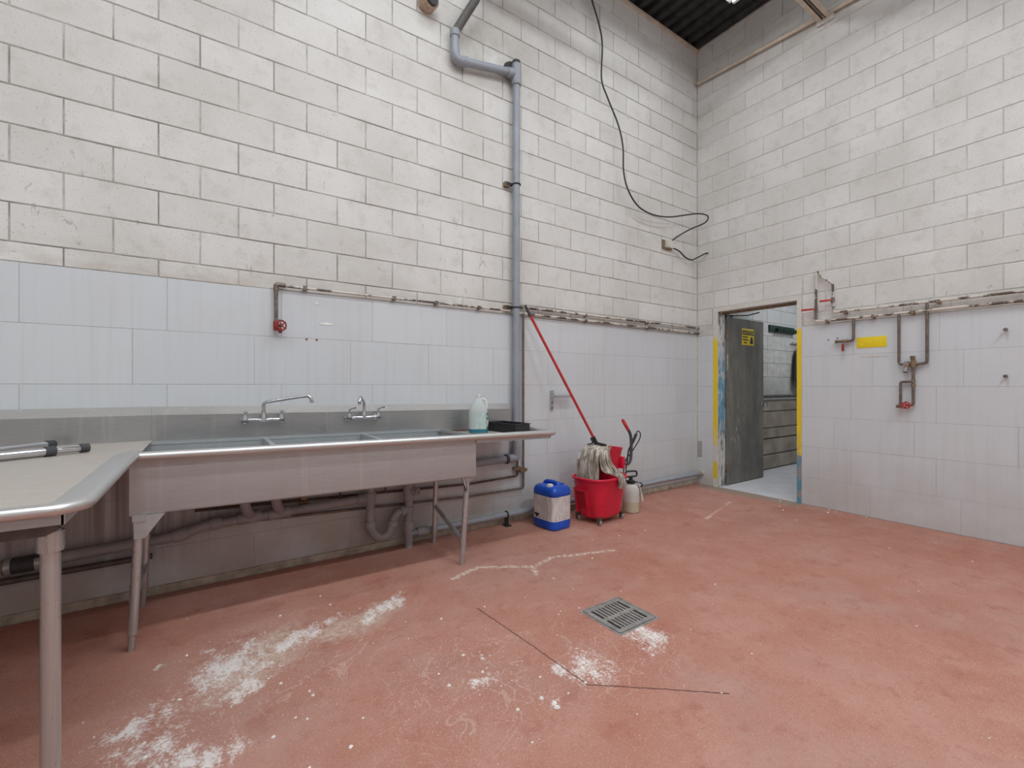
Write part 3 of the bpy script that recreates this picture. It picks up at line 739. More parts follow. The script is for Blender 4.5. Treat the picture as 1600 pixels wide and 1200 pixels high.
# drain run under the sink
dr = thing('drain_pipe', (-4.2, -.10, .3), 'dusty grey plastic drain line with trap under the sink', 'pipe')
DYp = -.085
pipe(dr, [(-8.2, DYp, .24), (-5.28, DYp, .345), (-5.16, DYp, .385), (-4.16, DYp, .415)], .030, 'pvc_low', .05, 14)
sleeve(dr, (-5.30, DYp, .345), (-5.23, DYp, .357), .036, 'pvc_low'); sleeve(dr, (-5.12, DYp, .388), (-5.06, DYp, .39), .036, 'pvc_low')
for x in (-4.93, -4.76):
    pipe(dr, [(x+.03, DYp, .40), (x-.01, DYp-.09, .47), (x-.03, DYp-.12, .60)], .029, 'pvc_low', .04, 14, 'wye_branch')
    sleeve(dr, (x-.05, DYp, .395), (x-.01+.09, DYp, .40), .036, 'pvc_low', 'wye')
tp = [(-4.155, -.11, .60), (-4.155, -.11, .22), (-4.155, -.11, .135), (-4.09, -.11, .10), (-4.03, -.11, .12), (-3.99, -.11, .18), (-3.965, -.11, .24), (-3.93, -.11, .285), (-3.87, -.11, .29)]
part('trap', MB().sweep(spline([(-4.155, -.11, .62), (-4.155, -.11, .46), (-4.155, -.11, .24), (-4.13, -.11, .15), (-4.075, -.11, .115), (-4.02, -.11, .14), (-3.995, -.11, .20), (-3.975, -.11, .255), (-3.93, -.11, .285), (-3.865, -.11, .288)], 5), .031, 14), 'pvc_low', dr)
for a, b in (((-4.155, -.11, .38), (-4.155, -.11, .46)), ((-4.155, -.11, .20), (-4.155, -.11, .25)), ((-3.998, -.11, .185), (-3.985, -.11, .225)), ((-3.93, -.11, .285), (-3.90, -.11, .287))):
    sleeve(dr, a, b, .037, 'pvc_low')
sleeve(dr, (-4.24, DYp, .415), (-4.15, -.10, .415), .035, 'pvc_low', 'tee')
pipe(dr, [(-3.862, -.10, 0.0), (-3.862, -.10, .60)], .031, 'pvc_low', n=14, name='standpipe')
for z0, z1 in ((.36, .52), (.13, .20), (.26, .31)): sleeve(dr, (-3.862, -.10, z0), (-3.862, -.10, z1), .038, 'pvc_low', 'tee')
part('cleanout_plug', MB().cyl((-3.862, -.10, .43), (-3.82, -.165, .43), .030, n=14).torus((-3.815, -.17, .43), .02, .007, (.5, -1, 0), 14, 6), 'pvc_low', dr, 'round cleanout plug')
fp = thing('floor_pipe', (-1.9, -.07, .09), 'grey plastic pipe running low along the wall to the corner', 'pipe')
pipe(fp, [(-3.84, -.085, .095), (-2.67, -.075, .095), (-1.17, -.07, .135), (-.02, -.07, .142)], .0255, 'pvc', .1, 14)
sleeve(fp, (-3.79, -.085, .095), (-3.70, -.085, .095), .033, 'pvc_low'); sleeve(fp, (-3.66, -.085, .095), (-3.62, -.084, .095), .030, 'pvc_low')
sleeve(fp, (-3.36, -.082, .095), (-3.345, -.082, .095), .029, 'pvc_low')
part('wall_flange', MB().cyl((-.04, -.07, .142), (-.008, -.07, .142), .036, n=14), plain('caulked', (.56, .47, .36), .8, var=.2), fp, 'tan sealant where the pipe meets the wall')
c = part('pipe_clamp', MB().torus((-2.95, -.079, .095), .030, .006, (1, 0, 0), 16, 6).box(-2.965, -2.935, -.09, -.07, 0, .07).box(-2.98, -2.92, -.12, -.05, 0, .006), 'black', fp, 'black standing pipe clamp')
gp = thing('galvanised_pipe', (-6.4, -.06, .22), 'thin dark galvanised pipe low on the wall behind the steel table', 'pipe')
pipe(gp, [(-8.2, -.055, .21), (-5.40, -.055, .245)], .017, 'galv')
part('coupling', MB().cyl((-5.98, DYp, .318), (-5.84, DYp, .322), .041, n=16), 'rubber', dr, 'black rubber coupling')
for x in (-5.965, -5.855): part('band', MB().cyl((x-.012, DYp, .319), (x+.012, DYp, .320), .0425, n=16), 'steel', dr, 'steel band')

# ------------------------------------------------------------------ sink
SL, SR = -5.405, -2.925
def tilt(x, y, z): return (x, y, z - .013*(x+5.4)*(1 if z > .3 else z/.3))
sk = thing('steel_sink', (-4.2, -.40, 0), 'long three compartment stainless steel sink with drainboard and backsplash', 'sink')
BX0, BX1, BY0, BY1, BZ = -5.437, -3.605, -.685, -.13, .625
b = MB(); t_ = .012
def fr_panel():
    # front with rounded lower edge
    prof = [(BY0, .915), (BY0, BZ+.012), (BY0+.004, BZ+.004), (BY0+.012, BZ), (BY1-.01, BZ), (BY1, BZ+.01), (BY1, .915), (BY1-t_, .915), (BY1-t_, BZ+t_), (BY0+t_, BZ+t_), (BY0+t_, .915)]
    return [(BX0, y, z) for y, z in prof]
b.prism(fr_panel(), (BX1-BX0, 0, 0))
b.box(BX0, BX0+t_, BY0+.003, BY1-.003, BZ+.003, .905); b.box(BX1-t_, BX1, BY0+.003, BY1-.003, BZ+.003, .915)
part('basin', b.warp(tilt), 'steel', sk)
for x in (-4.83, -4.22):
    part('partition', MB().cbox(x-.014, x+.014, BY0+t_, BY1-t_, BZ+t_, .908, .005).warp(tilt), 'steel', sk)
for x in (-5.13, -4.52, -3.91):
    part('basin_drain', MB().cyl((x, -.40, BZ-.03), (x, -.40, BZ+.013), .045, n=16).warp(tilt), 'steel_v', sk)
def strip(prof, x0, x1, step=8):
    """section in y,z run along x"""
    return MB().loft([[(x0+(x1-x0)*i/step, y, z) for y, z in prof] for i in range(step+1)], closed=True)
# rolled front rim and lip
rp = [(-.683, .902)]
for k in range(9):
    a = PI*.5-(PI*1.15)*k/8 + PI*0
    rp.append((-.722-.022*math.cos(PI/2-a) if False else -.712-.021*math.sin(PI*k/8*1.1), .905+.021*math.cos(PI*k/8*1.1)))
rp += [(-.704, .880), (-.683, .895)]
part('front_rim', strip(rp, SL, SR-.02).warp(tilt), 'rim', sk)
part('rear_deck', MB().box(SL, BX1, -.145, -.068, .897, .904).warp(tilt), 'steel', sk)
# drainboard with raised edges
d = MB().box(BX1-.01, SR-.03, -.69, -.065, .872, .880)
d.add([(BX1-.01, -.69, .88), (BX1-.01, -.065, .88), (BX1-.03, -.12, .90), (BX1-.03, -.685, .90)], [(0, 1, 2, 3)])
part('drainboard', d.warp(tilt), 'steel_top', sk)
part('apron', MB().box(BX1, SR-.035, -.700, -.692, .862, .90).box(SR-.04, SR-.032, -.70, -.065, .862, .90).warp(tilt), 'steel', sk)
part('end_rim', MB().sweep([(SR-.022, -.715, .906), (SR-.022, -.068, .912)], .0205, 12).warp(tilt), 'rim', sk)
part('rim_corner', MB().lathe([(.004, -.021), (.018, -.014), (.0225, 0), (.018, .014), (.004, .021)], (SR-.02, -.714, .906), n=14).warp(tilt), 'rim', sk)
bs = [(-.066, .895), (-.066, 1.060), (-.054, 1.060), (-.054, .895)]
bc = [(-.067, 1.0605), (-.012, 1.108), (-.008, 1.108), (-.008, 1.098), (-.056, 1.0605)]
part('backsplash', strip(bs, SL, -2.90).warp(tilt), 'splash', sk)
part('backsplash_ledge', strip(bc, SL, -2.90).warp(tilt), 'cap_steel', sk, 'sloped ledge on the backsplash')
# legs with gussets, bullet feet and side braces
def sink_leg(xt, xb, y, gx):
    lg = part('leg', MB().cyl((xb+(xt-xb)*.14, y, .075), (xt, y, .64), .0195, n=16).warp(tilt), 'steel_v', sk)
    part('foot', MB().cyl((xb, y, 0.0), (xb+(xt-xb)*.14, y, .085), .0135, .0145, 12), 'steel_v', lg)
    part('gusset', MB().prism([(xt-.022, y-.022, .628), (xt+gx*.095, y-.022, .628), (xt+gx*.02, y-.022, .52), (xt-.020, y-.022, .52)], (0, .006, 0)).box(xt-.026, xt+.026, y-.026, y+.026, .60, .632).warp(tilt), 'steel', lg)
    return lg
sink_leg(-5.40, -5.432, -.665, 1); sink_leg(-3.645, -3.690, -.635, -.6)
sink_leg(-5.41, -5.435, -.155, 1); sink_leg(-3.645, -3.665, -.13, -.6)
part('side_brace', MB().cyl((-3.685, -.635, .17), (-3.655, -.13, .29), .0165, n=12), 'steel_v', sk)
part('side_brace', MB().cyl((-5.425, -.665, .23), (-5.425, -.155, .23), .0165, n=12), 'steel_v', sk)

# faucets on the backsplash
def faucet(name, cx, spout_pts, label, levers):
    fz = 1.0
    zt_ = tilt(cx, 0, 1.02)[2]; y0 = -.066; yb = -.115
    f = thing(name, (cx, y0, zt_), label, 'faucet')
    L_, R_ = cx-.102, cx+.102
    part('body', MB().sweep([(L_, yb, zt_), (cx-.05, yb, zt_+.002), (cx, yb, zt_-.002), (cx+.05, yb, zt_+.002), (R_, yb, zt_)], [.016, .011, .015, .011, .016], 12), 'chrome', f)
    for x in (L_, R_):
        part('flange', MB().lathe([(.026, 0), (.024, .012), (.014, .018), (.013, .05)], (x, y0, zt_), (0, -1, 0), 14), 'chrome', f)
        vpart = part('valve', MB().lathe([(.014, -.018), (.019, -.01), (.019, .016), (.015, .022), (.016, .038), (.010, .044)], (x, yb, zt_), n=14), 'chrome', f)
        if levers: part('handle', MB().box(x-.006, x+.006, yb-.012, yb+.006, zt_+.035, zt_+.060).cbox(x-.011, x+.011, yb-.07, yb+.01, zt_+.050, zt_+.060, .003), 'chrome', vpart)
        else: part('handle', MB().cyl((x, yb, zt_+.04), (x, yb, zt_+.062), .006).sweep([(x, yb, zt_+.056), (x+.02, yb-.03, zt_+.07), (x+.03, yb-.045, zt_+.072)], [.006, .005, .007], 8), 'chrome', vpart)
    part('spout_nut', MB().lathe([(.019, 0), (.019, .02), (.014, .03), (.014, .045)], (cx, yb, zt_+.006), n=14), 'chrome', f)
    part('spout', MB().sweep(spline([(cx, yb, zt_+.02)]+spout_pts, 6), .0105, 12), 'chrome', f)
    e = Vector(spout_pts[-1]); part('aerator', MB().cyl(e, e-Vector((0, 0, .014)), .013), 'chrome', f)
    return f
faucet('wall_faucet', -4.838, [(-4.838, -.115, 1.10), (-4.835, -.118, 1.118), (-4.815, -.125, 1.127), (-4.72, -.165, 1.145), (-4.612, -.21, 1.163), (-4.585, -.222, 1.160), (-4.572, -.228, 1.135)],
       'chrome wall faucet with a long straight swing spout', True)
faucet('wall_faucet', -4.203, [(-4.203, -.115, 1.085), (-4.205, -.122, 1.10), (-4.225, -.17, 1.125), (-4.262, -.25, 1.15), (-4.275, -.275, 1.148), (-4.285, -.295, 1.118)],
       'chrome wall faucet with a short curved spout and lever handles', False)

# ------------------------------------------------------------------ steel table left of the sink
tb = thing('steel_table', (-6.2, -1.0, 0), 'beige-filmed stainless steel table with rolled edge joined to the sink', 'table')
TX1, TY0, TZ = -5.40, -1.80, .915
TXL = -7.6
def offs(d):
    """outline of the table edge moved in by d, with a rounded corner"""
    k = .055-d*.41
    return rpath([(TXL, TY0+d, 0), (TX1-d-k, TY0+d, 0), (TX1-d, TY0+d+k, 0), (TX1-d, -.665, 0)], .03, 4)
sec = [(.090, TZ), (.075, TZ+.004), (.020, TZ+.016), (.014, TZ+.016)] + [(.012-.0165*math.sin(PI*k/7), TZ-.0005+.0165*math.cos(PI*k/7)) for k in range(8)] + [(.030, TZ-.018), (.030, TZ-.006), (.090, TZ-.006)]
rows = []
base = [offs(d) for d, _ in sec]
npt = len(base[0])
rings = [[(base[j][i].x, base[j][i].y, sec[j][1]) for j in range(len(sec))] for i in range(npt)]
part('rolled_rim', MB().loft(rings), 'rim', tb)
inner = [(p.x, p.y) for p in offs(.088)]
poly = [(x, y, TZ-.004) for x, y in inner] + [(TX1-.0, -.665, TZ-.004), (TX1, -.068, TZ-.004), (TXL, -.068, TZ-.004)]
part('table_top', MB().prism(poly, (0, 0, .004)), 'steel_top', tb)
part('backsplash', strip(bs, TXL, SL-.001), 'splash', tb)
part('backsplash_ledge', strip(bc, TXL, SL-.001), 'cap_steel', tb, 'sloped ledge on the backsplash')
part('apron', MB().box(TXL, -5.455, TY0+.045, TY0+.052, .868, .905).box(-5.460, -5.452, TY0+.045, -.10, .868, .905), 'steel', tb)
part('cross_channel', MB().prism([(TXL, TY0+.09, .862), (-5.462, TY0+.09, .862), (-5.478, TY0+.09, .842), (-5.50, TY0+.09, .832), (TXL, TY0+.09, .832)], (0, .09, 0)), 'galv', tb, 'dark under-channel')
for x, y in ((-5.497, -1.668), (-7.45, -1.668), (-7.45, -.25)):
    lg = part('leg', MB().cyl((x, y, .05), (x, y, .84), .0212, n=24), 'steel_v', tb)
    part('collar', MB().lathe([(.0285, 0), (.0285, .052), (.0285, .054)], (x, y, .782), n=24), 'steel_v', lg)
    part('foot', MB().cyl((x, y, 0), (x, y, .06), .016, n=14), 'steel_v', lg)
# chrome tubes lying on it
ct = thing('chrome_tube', (-5.9, -.66, TZ), 'telescopic chrome tube with black collar lying on the steel table', 'tube')
a = Vector((-6.22, -.885, TZ+.0225)); e = Vector((-5.632, -.497, TZ+.0225)); m = a+(e-a)*.80
m = a + (e-a)*.845
part('outer_tube', MB().cyl(a, m, .0195, n=16), 'chrome', ct)
part('inner_tube', MB().cyl(m, e, .0160, n=16), 'chrome', ct)
dv = (e-a).normalized()
part('collar', MB().cyl(m-dv*.018, m+dv*.018, .0225, n=16), 'rubber', ct)
part('end_cap', MB().cyl(e-dv*.002, e+dv*.03, .0205, n=16), 'rubber', ct)
ct2 = thing('chrome_tube', (-5.95, -.45, TZ), 'second chrome tube with end cap lying behind the telescopic one', 'tube')
a = Vector((-6.22, -.80, TZ+.0225)); e = Vector((-5.80, -.235, TZ+.0225)); dv = (e-a).normalized()
part('shaft', MB().cyl(a, e, .0175, n=16), 'chrome', ct2); part('end_cap', MB().cyl(e-dv*.002, e+dv*.035, .0205, n=16), 'rubber', ct2)

# ------------------------------------------------------------------ bottle and tray on the drainboard
DBZ = .880-.013*(-3.35+5.4)
bo = thing('detergent_bottle', (-3.345, -.27, DBZ), 'clear gallon bottle with green label and blue liquid on the drainboard', 'bottle')
bx, by = -3.345, -.27
def oval(z, rx, ry, n=28, p=2.6, dx=0):
    out = []
    for k in range(n):
        a = 2*PI*k/n; ca, sa = math.cos(a), math.sin(a)
        x = rx*math.copysign(abs(ca)**(2/p), ca)+dx; y = ry*math.copysign(abs(sa)**(2/p), sa)
        out.append((x, y, z))
    return out
def place(rings, x, y, rot=0):
    c, s = math.cos(rot), math.sin(rot)
    return [[(x+p[0]*c-p[1]*s, y+p[0]*s+p[1]*c, p[2]) for p in r] for r in rings]
R0 = -.6
prof = [(0.0, .066), (.006, .074), (.05, .076), (.17, .076), (.20, .070), (.225, .058), (.25, .042), (.272, .024), (.282, .019), (.292, .019)]
part('bottle_body', MB().loft(place([oval(DBZ+.001+z, r, r*.95) for z, r in prof], bx, by, R0)), 'milky', bo)
part('liquid', MB().loft(place([oval(DBZ+.003+z, r+.0012, (r+.0012)*.95) for z, r in ((0.0, .062), (.006, .0735), (.028, .0755), (.034, .0757))], bx, by, R0)), 'liquid', bo, 'blue-green liquid in the bottom')
part('cap', MB().cyl((bx, by, DBZ+.290), (bx, by, DBZ+.312), .020, n=16), 'capw', bo)
hx, hy = math.cos(R0)*.062, math.sin(R0)*.062
part('grip', MB().sweep(spline([(bx+hx*.25, by+hy*.25, DBZ+.268), (bx+hx*.75, by+hy*.75, DBZ+.27), (bx+hx*1.05, by+hy*1.05, DBZ+.24), (bx+hx*1.05, by+hy*1.05, DBZ+.20), (bx+hx*.95, by+hy*.95, DBZ+.18)], 5), .010, 10), 'capw', bo)
def label_arc(x, y, z0, z1, r, a0, a1, n=10, ry=.95, rot=0, p=2.6):
    mb = MB(); vs = []; fs = []
    for i in range(n+1):
        a = a0+(a1-a0)*i/n; ca, sa = math.cos(a), math.sin(a)
        u = r*math.copysign(abs(ca)**(2/p), ca); v = r*ry*math.copysign(abs(sa)**(2/p), sa)
        X = x+u*math.cos(rot)-v*math.sin(rot); Y = y+u*math.sin(rot)+v*math.cos(rot)
        for k, z in enumerate((z0, z1)): vs += [(X, Y, z)]
    for i in range(n): fs.append((i*2, i*2+2, i*2+3, i*2+1))
    return mb.add(vs, fs)
part('back_label', label_arc(bx, by, DBZ+.04, DBZ+.165, .0775, -2.35-R0, -1.25-R0, rot=R0), 'blabel', bo, 'pale printed label')
part('front_label', label_arc(bx, by, DBZ+.04, DBZ+.165, .0778, -1.15-R0, -.35-R0, rot=R0), 'greenlabel', bo, 'green label')
part('label_panel', label_arc(bx, by, DBZ+.075, DBZ+.108, .0785, -1.08-R0, -.45-R0, rot=R0), 'white', bo, 'white picture panel of the label')

ty = MB(); TR = Matrix.Translation((-3.06, -.275, DBZ-.004)) @ Matrix.Rotation(.10, 4, 'Z')
W_, L2, H_ = .080, .175, .078
for (x0, x1, y0, y1, z0, z1) in ((-W_, W_, -L2, L2, 0, .006), (-W_, -W_+.006, -L2, L2, 0, H_), (W_-.006, W_, -L2, L2, 0, H_), (-W_, W_, -L2, -L2+.006, 0, H_), (-W_, W_, L2-.006, L2, 0, H_)):
    ty.box(x0, x1, y0, y1, z0, z1, TR)
tray = single('drip_tray', ty, 'black', (-3.06, -.275, DBZ-.004), 'shallow black open tray on the drainboard beside the bottle', 'tray', sharp=None)
part('tray_lip', MB().box(-W_-.008, W_+.008, -L2-.008, -L2+.002, H_-.004, H_, TR).box(-W_-.008, W_+.008, L2-.002, L2+.008, H_-.004, H_, TR).box(-W_-.008, -W_+.002, -L2, L2, H_-.004, H_, TR).box(W_-.002, W_+.008, -L2, L2, H_-.004, H_, TR), 'rubber', tray)

# latch bracket on the wall
lb = thing('wall_latch', (-2.385, -.008, 1.0), 'grey steel latch bracket screwed to the wall panels behind the mop handle', 'bracket')
part('plate', MB().cbox(-2.402, -2.368, -.022, -.006, 1.0, 1.19, .003).box(-2.398, -2.372, -.04, -.02, 1.155, 1.185), 'steel_v', lb)
part('arm', MB().cbox(-2.385, -2.16, -.075, -.055, 1.115, 1.145, .004).box(-2.395, -2.365, -.06, -.02, 1.12, 1.14), 'steel_v', lb)
for z in (1.02, 1.07): part('screw', MB().cyl((-2.385, -.02, z), (-2.385, -.028, z), .007, n=8), 'galv', lb)

# ------------------------------------------------------------------ blue canister
jx, jy, jr = -2.628, -.315, .09
jg = thing('chemical_canister', (jx, jy, 0), 'blue plastic chemical canister with white label and cap standing by the mop bucket', 'canister')
prof = [(0, .104, .128), (.012, .115, .139), (.07, .119, .142), (.076, .117, .140), (.29, .117, .140), (.298, .120, .143), (.330, .118, .141), (.352, .108, .130), (.366, .090, .11), (.370, .06, .08)]
part('canister_body', MB().loft(place([oval(z, a, b, 32, 5.0) for z, a, b in prof], jx, jy, jr)), 'blue', jg)
part('canister_label', MB().loft(place([oval(z, .1185, .1415, 32, 5.0) for z in (.080, .286)], jx, jy, jr), False, False), 'label', jg, 'white label with fine print')
hz = MB()
JM = Matrix.Translation((jx, jy, 0)) @ Matrix.Rotation(jr, 4, 'Z')
hz.prism([(-.1185, .10, .125), (-.1185, .03, .125), (-.1185, .065, .087)], (-.0012, 0, 0), JM)
part('hazard_diamond', hz, 'ink', jg, 'black corrosive hazard triangle')
hz = MB().prism([(-.1185, .10, .126), (-.1185, .03, .126), (-.1185, .065, .163)], (-.0010, 0, 0), JM)
part('hazard_diamond', hz, 'tan', jg, 'pale upper half of the hazard diamond')
part('cap', MB().lathe([(.030, 0), (.030, .012), (.027, .014), (.027, .024), (.020, .027)], JM @ Vector((-.066, -.045, .358)), n=18), 'capw', jg, 'white screw cap')
hd = MB().sweep([JM @ Vector(p) for p in spline([(.02, -.06, .355), (.02, -.04, .378), (.015, .02, .384), (.01, .075, .380), (.01, .105, .352)], 5)], .019, 10)
part('grip', hd, 'blue', jg)
part('recess', MB().cbox(.035, .085, -.07, .05, .368, .377, .003, JM), 'blue', jg)

# ------------------------------------------------------------------ mop bucket
BCX, BCY, BR = -2.13, -.405, .13
bk = thing('mop_bucket', (BCX, BCY, 0), 'red plastic mop bucket with wringer on casters against the panelled wall', 'bucket')
bp = [(.06, .175, .135), (.075, .19, .15), (.30, .225, .175), (.385, .240, .188), (.390, .252, .200), (.405, .254, .202), (.412, .246, .194), (.405, .236, .184), (.30, .215, .166), (.09, .178, .138)]
part('tub', MB().loft(place([oval(z, a, b, 36, 3.2) for z, a, b in bp], BCX, BCY, BR)), 'red', bk)
KM = Matrix.Translation((BCX, BCY, 0)) @ Matrix.Rotation(BR, 4, 'Z')
# moulded grip recess, its shade painted as a darker red, and side ribs
part('side_recess', MB().prism([(-.197, .085, .13), (-.197, -.01, .13), (-.212, .0, .285), (-.212, .10, .285)], (-.014, 0, 0), KM), plain('shaded_red_plastic', (.36, .008, .018), .4), bk, 'moulded grip recess, its shade put in as darker red')
part('rib', MB().prism([(-.180, -.015, .07), (-.176, -.045, .07), (-.210, -.04, .31), (-.216, -.005, .31)], (-.02, 0, 0), KM), 'red', bk)
part('rib', MB().prism([(-.190, .105, .09), (-.188, .085, .09), (-.210, .10, .31), (-.205, .125, .31)], (-.02, 0, 0), KM), 'red', bk)
part('lip', MB().prism([(-.216, .10, .285), (-.222, -.005, .285), (-.222, -.005, .31), (-.216, .10, .31)], (-.018, 0, 0), KM), 'red', bk)
part('skirt', MB().loft(place([oval(z, a, b, 32, 3.2) for z, a, b in ((.045, .165, .125), (.075, .192, .152))], BCX, BCY, BR)), 'red', bk)
for sx, sy in ((-1, -1), (1, -1), (-1, 1), (1, 1)):
    p = KM @ Vector((sx*.165, sy*.122, 0))
    cs = part('caster', MB().box(p.x-.014, p.x+.014, p.y-.018, p.y+.018, .045, .07).box(p.x-.017, p.x-.013, p.y-.012, p.y+.012, .015, .055).box(p.x+.013, p.x+.017, p.y-.012, p.y+.012, .015, .055), 'galv', bk)
    part('wheel', MB().lathe([(.022, -.010), (.0265, -.006), (.0265, .006), (.022, .010)], (p.x, p.y, .0265), (1, 0, 0), 18), 'caster', cs)
# wringer sitting over the right half of the tub
wr = [(.34, .085, .105), (.52, .105, .125), (.638, .125, .145), (.650, .132, .152), (.656, .132, .152), (.652, .118, .138), (.53, .095, .115), (.36, .078, .098)]
WX = KM @ Vector((.080, .020, 0))
wg = part('wringer', MB().loft(place([oval(z, a, b, 28, 6.0) for z, a, b in wr], WX.x, WX.y, BR)), 'red', bk)
part('side_block', MB().cbox(.175, .215, -.13, -.06, .46, .57, .006, KM), 'red', wg)
lv = [KM @ Vector(p) for p in ((.20, -.10, .505), (.275, -.12, .495), (.315, -.122, .54), (.325, -.122, .63), (.325, -.12, .73), (.31, -.11, .795), (.265, -.075, .895))]
sl = spline(lv, 6)
part('lever', MB().sweep(sl, .0145, 12), 'rubber', wg, 'black bent wringer lever')
gp_ = sl[-13:]
e0, e1 = Vector(lv[-2]), Vector(lv[-1])
part('lever_grip', MB().sweep([e0+(e1-e0)*.15, e1, e1+(e1-e0).normalized()*.02], [.0165, .0165, .012], 12), 'redpaint', wg, 'red grip')

# ------------------------------------------------------------------ mop
mp = thing('string_mop', (-2.15, -.42, .66), 'string mop with red handle leaning from the bucket to the vent pipe', 'mop')
top = Vector((-2.775, -.115, 1.955)); low = KM @ Vector((.0, .045, .705))
dv = (low-top).normalized()
part('handle', MB().cyl(top+dv*.10, low, .0125, n=14), 'redpaint', mp, 'red handle')
part('hang_cap', MB().sweep([top, top+dv*.11], [.012, .015], 12), 'rubber', mp, 'dark grip end')
ax = (KM.to_3x3() @ Vector((0, -1, 0)))
cl = MB().cyl(low-dv*.06, low+dv*.02, .018, n=12)
cl.sweep([low-ax*.06+Vector((0, 0, .035)), low-ax*.03+Vector((0, 0, .0)), low+ax*.02+Vector((0, 0, -.01)), low+ax*.11+Vector((0, 0, -.018)), low+ax*.13+Vector((0, 0, -.035))], [.009, .012, .014, .013, .008], 10)
cl.sweep([low-ax*.02, low-ax*.06+Vector((0, 0, -.02)), low-ax*.10+Vector((0, 0, -.03))], .006, 8)
part('clamp', cl, 'black', mp, 'black mop clamp')
ys = MB(); rs = random.Random(3)
for i in range(190):
    u = rs.random(); o_ = .135-.26*u
    s0 = KM @ Vector((rs.uniform(-.03, .03), o_*.85, .674+rs.uniform(-.012, .008)))
    if u < .78:                       # straight fall into the tub
        y1 = o_*1.08+rs.uniform(-.01, .01); xx = -.125+rs.uniform(-.03, .012); ze = rs.uniform(.33, .40)
        pts = [s0, KM @ Vector((-.075+rs.uniform(-.015, .012), o_*.97, .650)), KM @ Vector((xx+.01, y1, .56)), KM @ Vector((xx-.004, y1+rs.uniform(-.012, .012), .46)), KM @ Vector((xx, y1+rs.uniform(-.015, .015), ze))]
    else:                             # hank swept over the rim
        k = (u-.78)/.22
        pts = [s0, KM @ Vector((-.085+.05*k, -.070-.06*k+rs.uniform(-.01, .01), .648)), KM @ Vector((-.115+.085*k+rs.uniform(-.015, .01), -.085-.055*k+rs.uniform(-.015, .01), .55)),
               KM @ Vector((-.095+.115*k+rs.uniform(-.02, .02), -.125-.05*k+rs.uniform(-.012, .01), .465)), KM @ Vector((.0+.06*k+rs.uniform(-.03, .03), -.197+rs.uniform(-.012, .006), .425+rs.uniform(-.008, .012))),
               KM @ Vector((.02+.04*k+rs.uniform(-.03, .03), -.212+rs.uniform(-.006, .004), .385+rs.uniform(-.02, .015))), KM @ Vector((.02+.03*k+rs.uniform(-.03, .03), -.210+rs.uniform(-.006, .006), .335+rs.uniform(-.03, .04)))]
    ys.sweep(spline(pts, 3), .0048, 5)
part('strands', ys, 'yarn', mp, 'dirty off-white cotton strands', kind='stuff')

# ------------------------------------------------------------------ pump sprayer behind the bucket
sx, sy = -1.70, -.40
sy_ = thing('pump_sprayer', (sx, sy, 0), 'cloudy white pump sprayer with black handle behind the mop bucket', 'sprayer')
part('tank', MB().lathe([(.070, 0), (.078, .008), (.080, .10), (.080, .20), (.074, .235), (.055, .262), (.034, .275), (.032, .285)], (sx, sy, .0), n=24), 'tank', sy_)
part('tank_liquid', MB().lathe([(.071, .002), (.0792, .009), (.0808, .10), (.0808, .104)], (sx, sy, 0), n=24), 'tank_low', sy_, 'yellowed liquid in the lower tank')
pm = MB().lathe([(.040, 0), (.042, .022), (.030, .03), (.018, .036), (.018, .06)], (sx, sy, .278), n=16)
part('pump_collar', pm, 'black', sy_)
part('pump_handle', MB().sweep(rpath([(sx-.055, sy+.02, .345), (sx-.05, sy+.02, .395), (sx+.06, sy-.02, .395), (sx+.065, sy-.02, .345), (sx-.055, sy+.02, .34)], .02, 3), .009, 8), 'black', sy_)
part('hose', MB().sweep(spline([(sx+.01, sy-.04, .30), (sx+.10, sy-.05, .27), (sx+.13, sy-.02, .235), (sx+.10, sy+.02, .21), (sx+.04, sy+.06, .24), (sx-.02, sy+.07, .36), (sx-.03, sy+.05, .48), (sx+.03, sy+.0, .60), (sx+.10, sy-.02, .70), (sx+.115, sy-.02, .76), (sx+.09, sy-.01, .785), (sx+.075, sy, .75)], 6), .0055, 8), 'black', sy_)
part('wand', MB().sweep([(sx-.04, sy+.03, .40), (sx-.01, sy+.02, .60), (sx+.035, sy+.01, .67), (sx+.078, sy, .755)], [.006, .008, .013, .014], 10), 'black', sy_)
part('strap', MB().sweep(spline([(sx+.045, sy-.05, .30), (sx+.065, sy-.065, .22), (sx+.08, sy-.07, .14), (sx+.085, sy-.07, .10)], 5), [.004]*8+[.011]*7+[.008], 8), 'ivory', sy_, 'cream shoulder strap')

# ------------------------------------------------------------------ right wall plumbing
def RP(y, z, d=.04): return (-d, y, z)
s1 = thing('supply_pipe', RP(-1.358, 1.88), 'dark chipped lower supply pipe with red lever on the doorway wall', 'pipe')
pipe(s1, [RP(-1.358, 2.385), RP(-1.358, 1.879), RP(-1.9, 1.876), RP(-6.2, 1.872)], .0115, 'cream_pipe', .02)
part('lower_leg', MB().cyl(RP(-1.358, 2.0), RP(-1.358, 1.90), .0125), 'bronze', s1)
part('wall_end', MB().cyl(RP(-1.358, 2.375), (-.007, -1.358, 2.385), .014), 'bronze', s1)
def lever(parent, y, z, dy, dz):
    v = part('ball_valve', MB().cyl(RP(y, z-.022), RP(y, z+.022), .017, n=10).cyl(RP(y, z), RP(y, z, .065), .009, n=8), 'bronze', parent)
    part('lever', MB().sweep([RP(y, z, .065), RP(y+dy*.3, z+dz*.3, .07), RP(y+dy, z+dz, .075)], [.006, .010, .010], 8), 'redpaint', v, 'red lever')
lever(s1, -1.358, 2.005, .12, .003)
for y in (-1.455, -1.83, -2.11, -3.1): strap_r(s1, y, 1.873)
s2 = thing('supply_pipe', RP(-1.51, 1.955), 'cream upper supply pipe with red lever on the doorway wall', 'pipe')
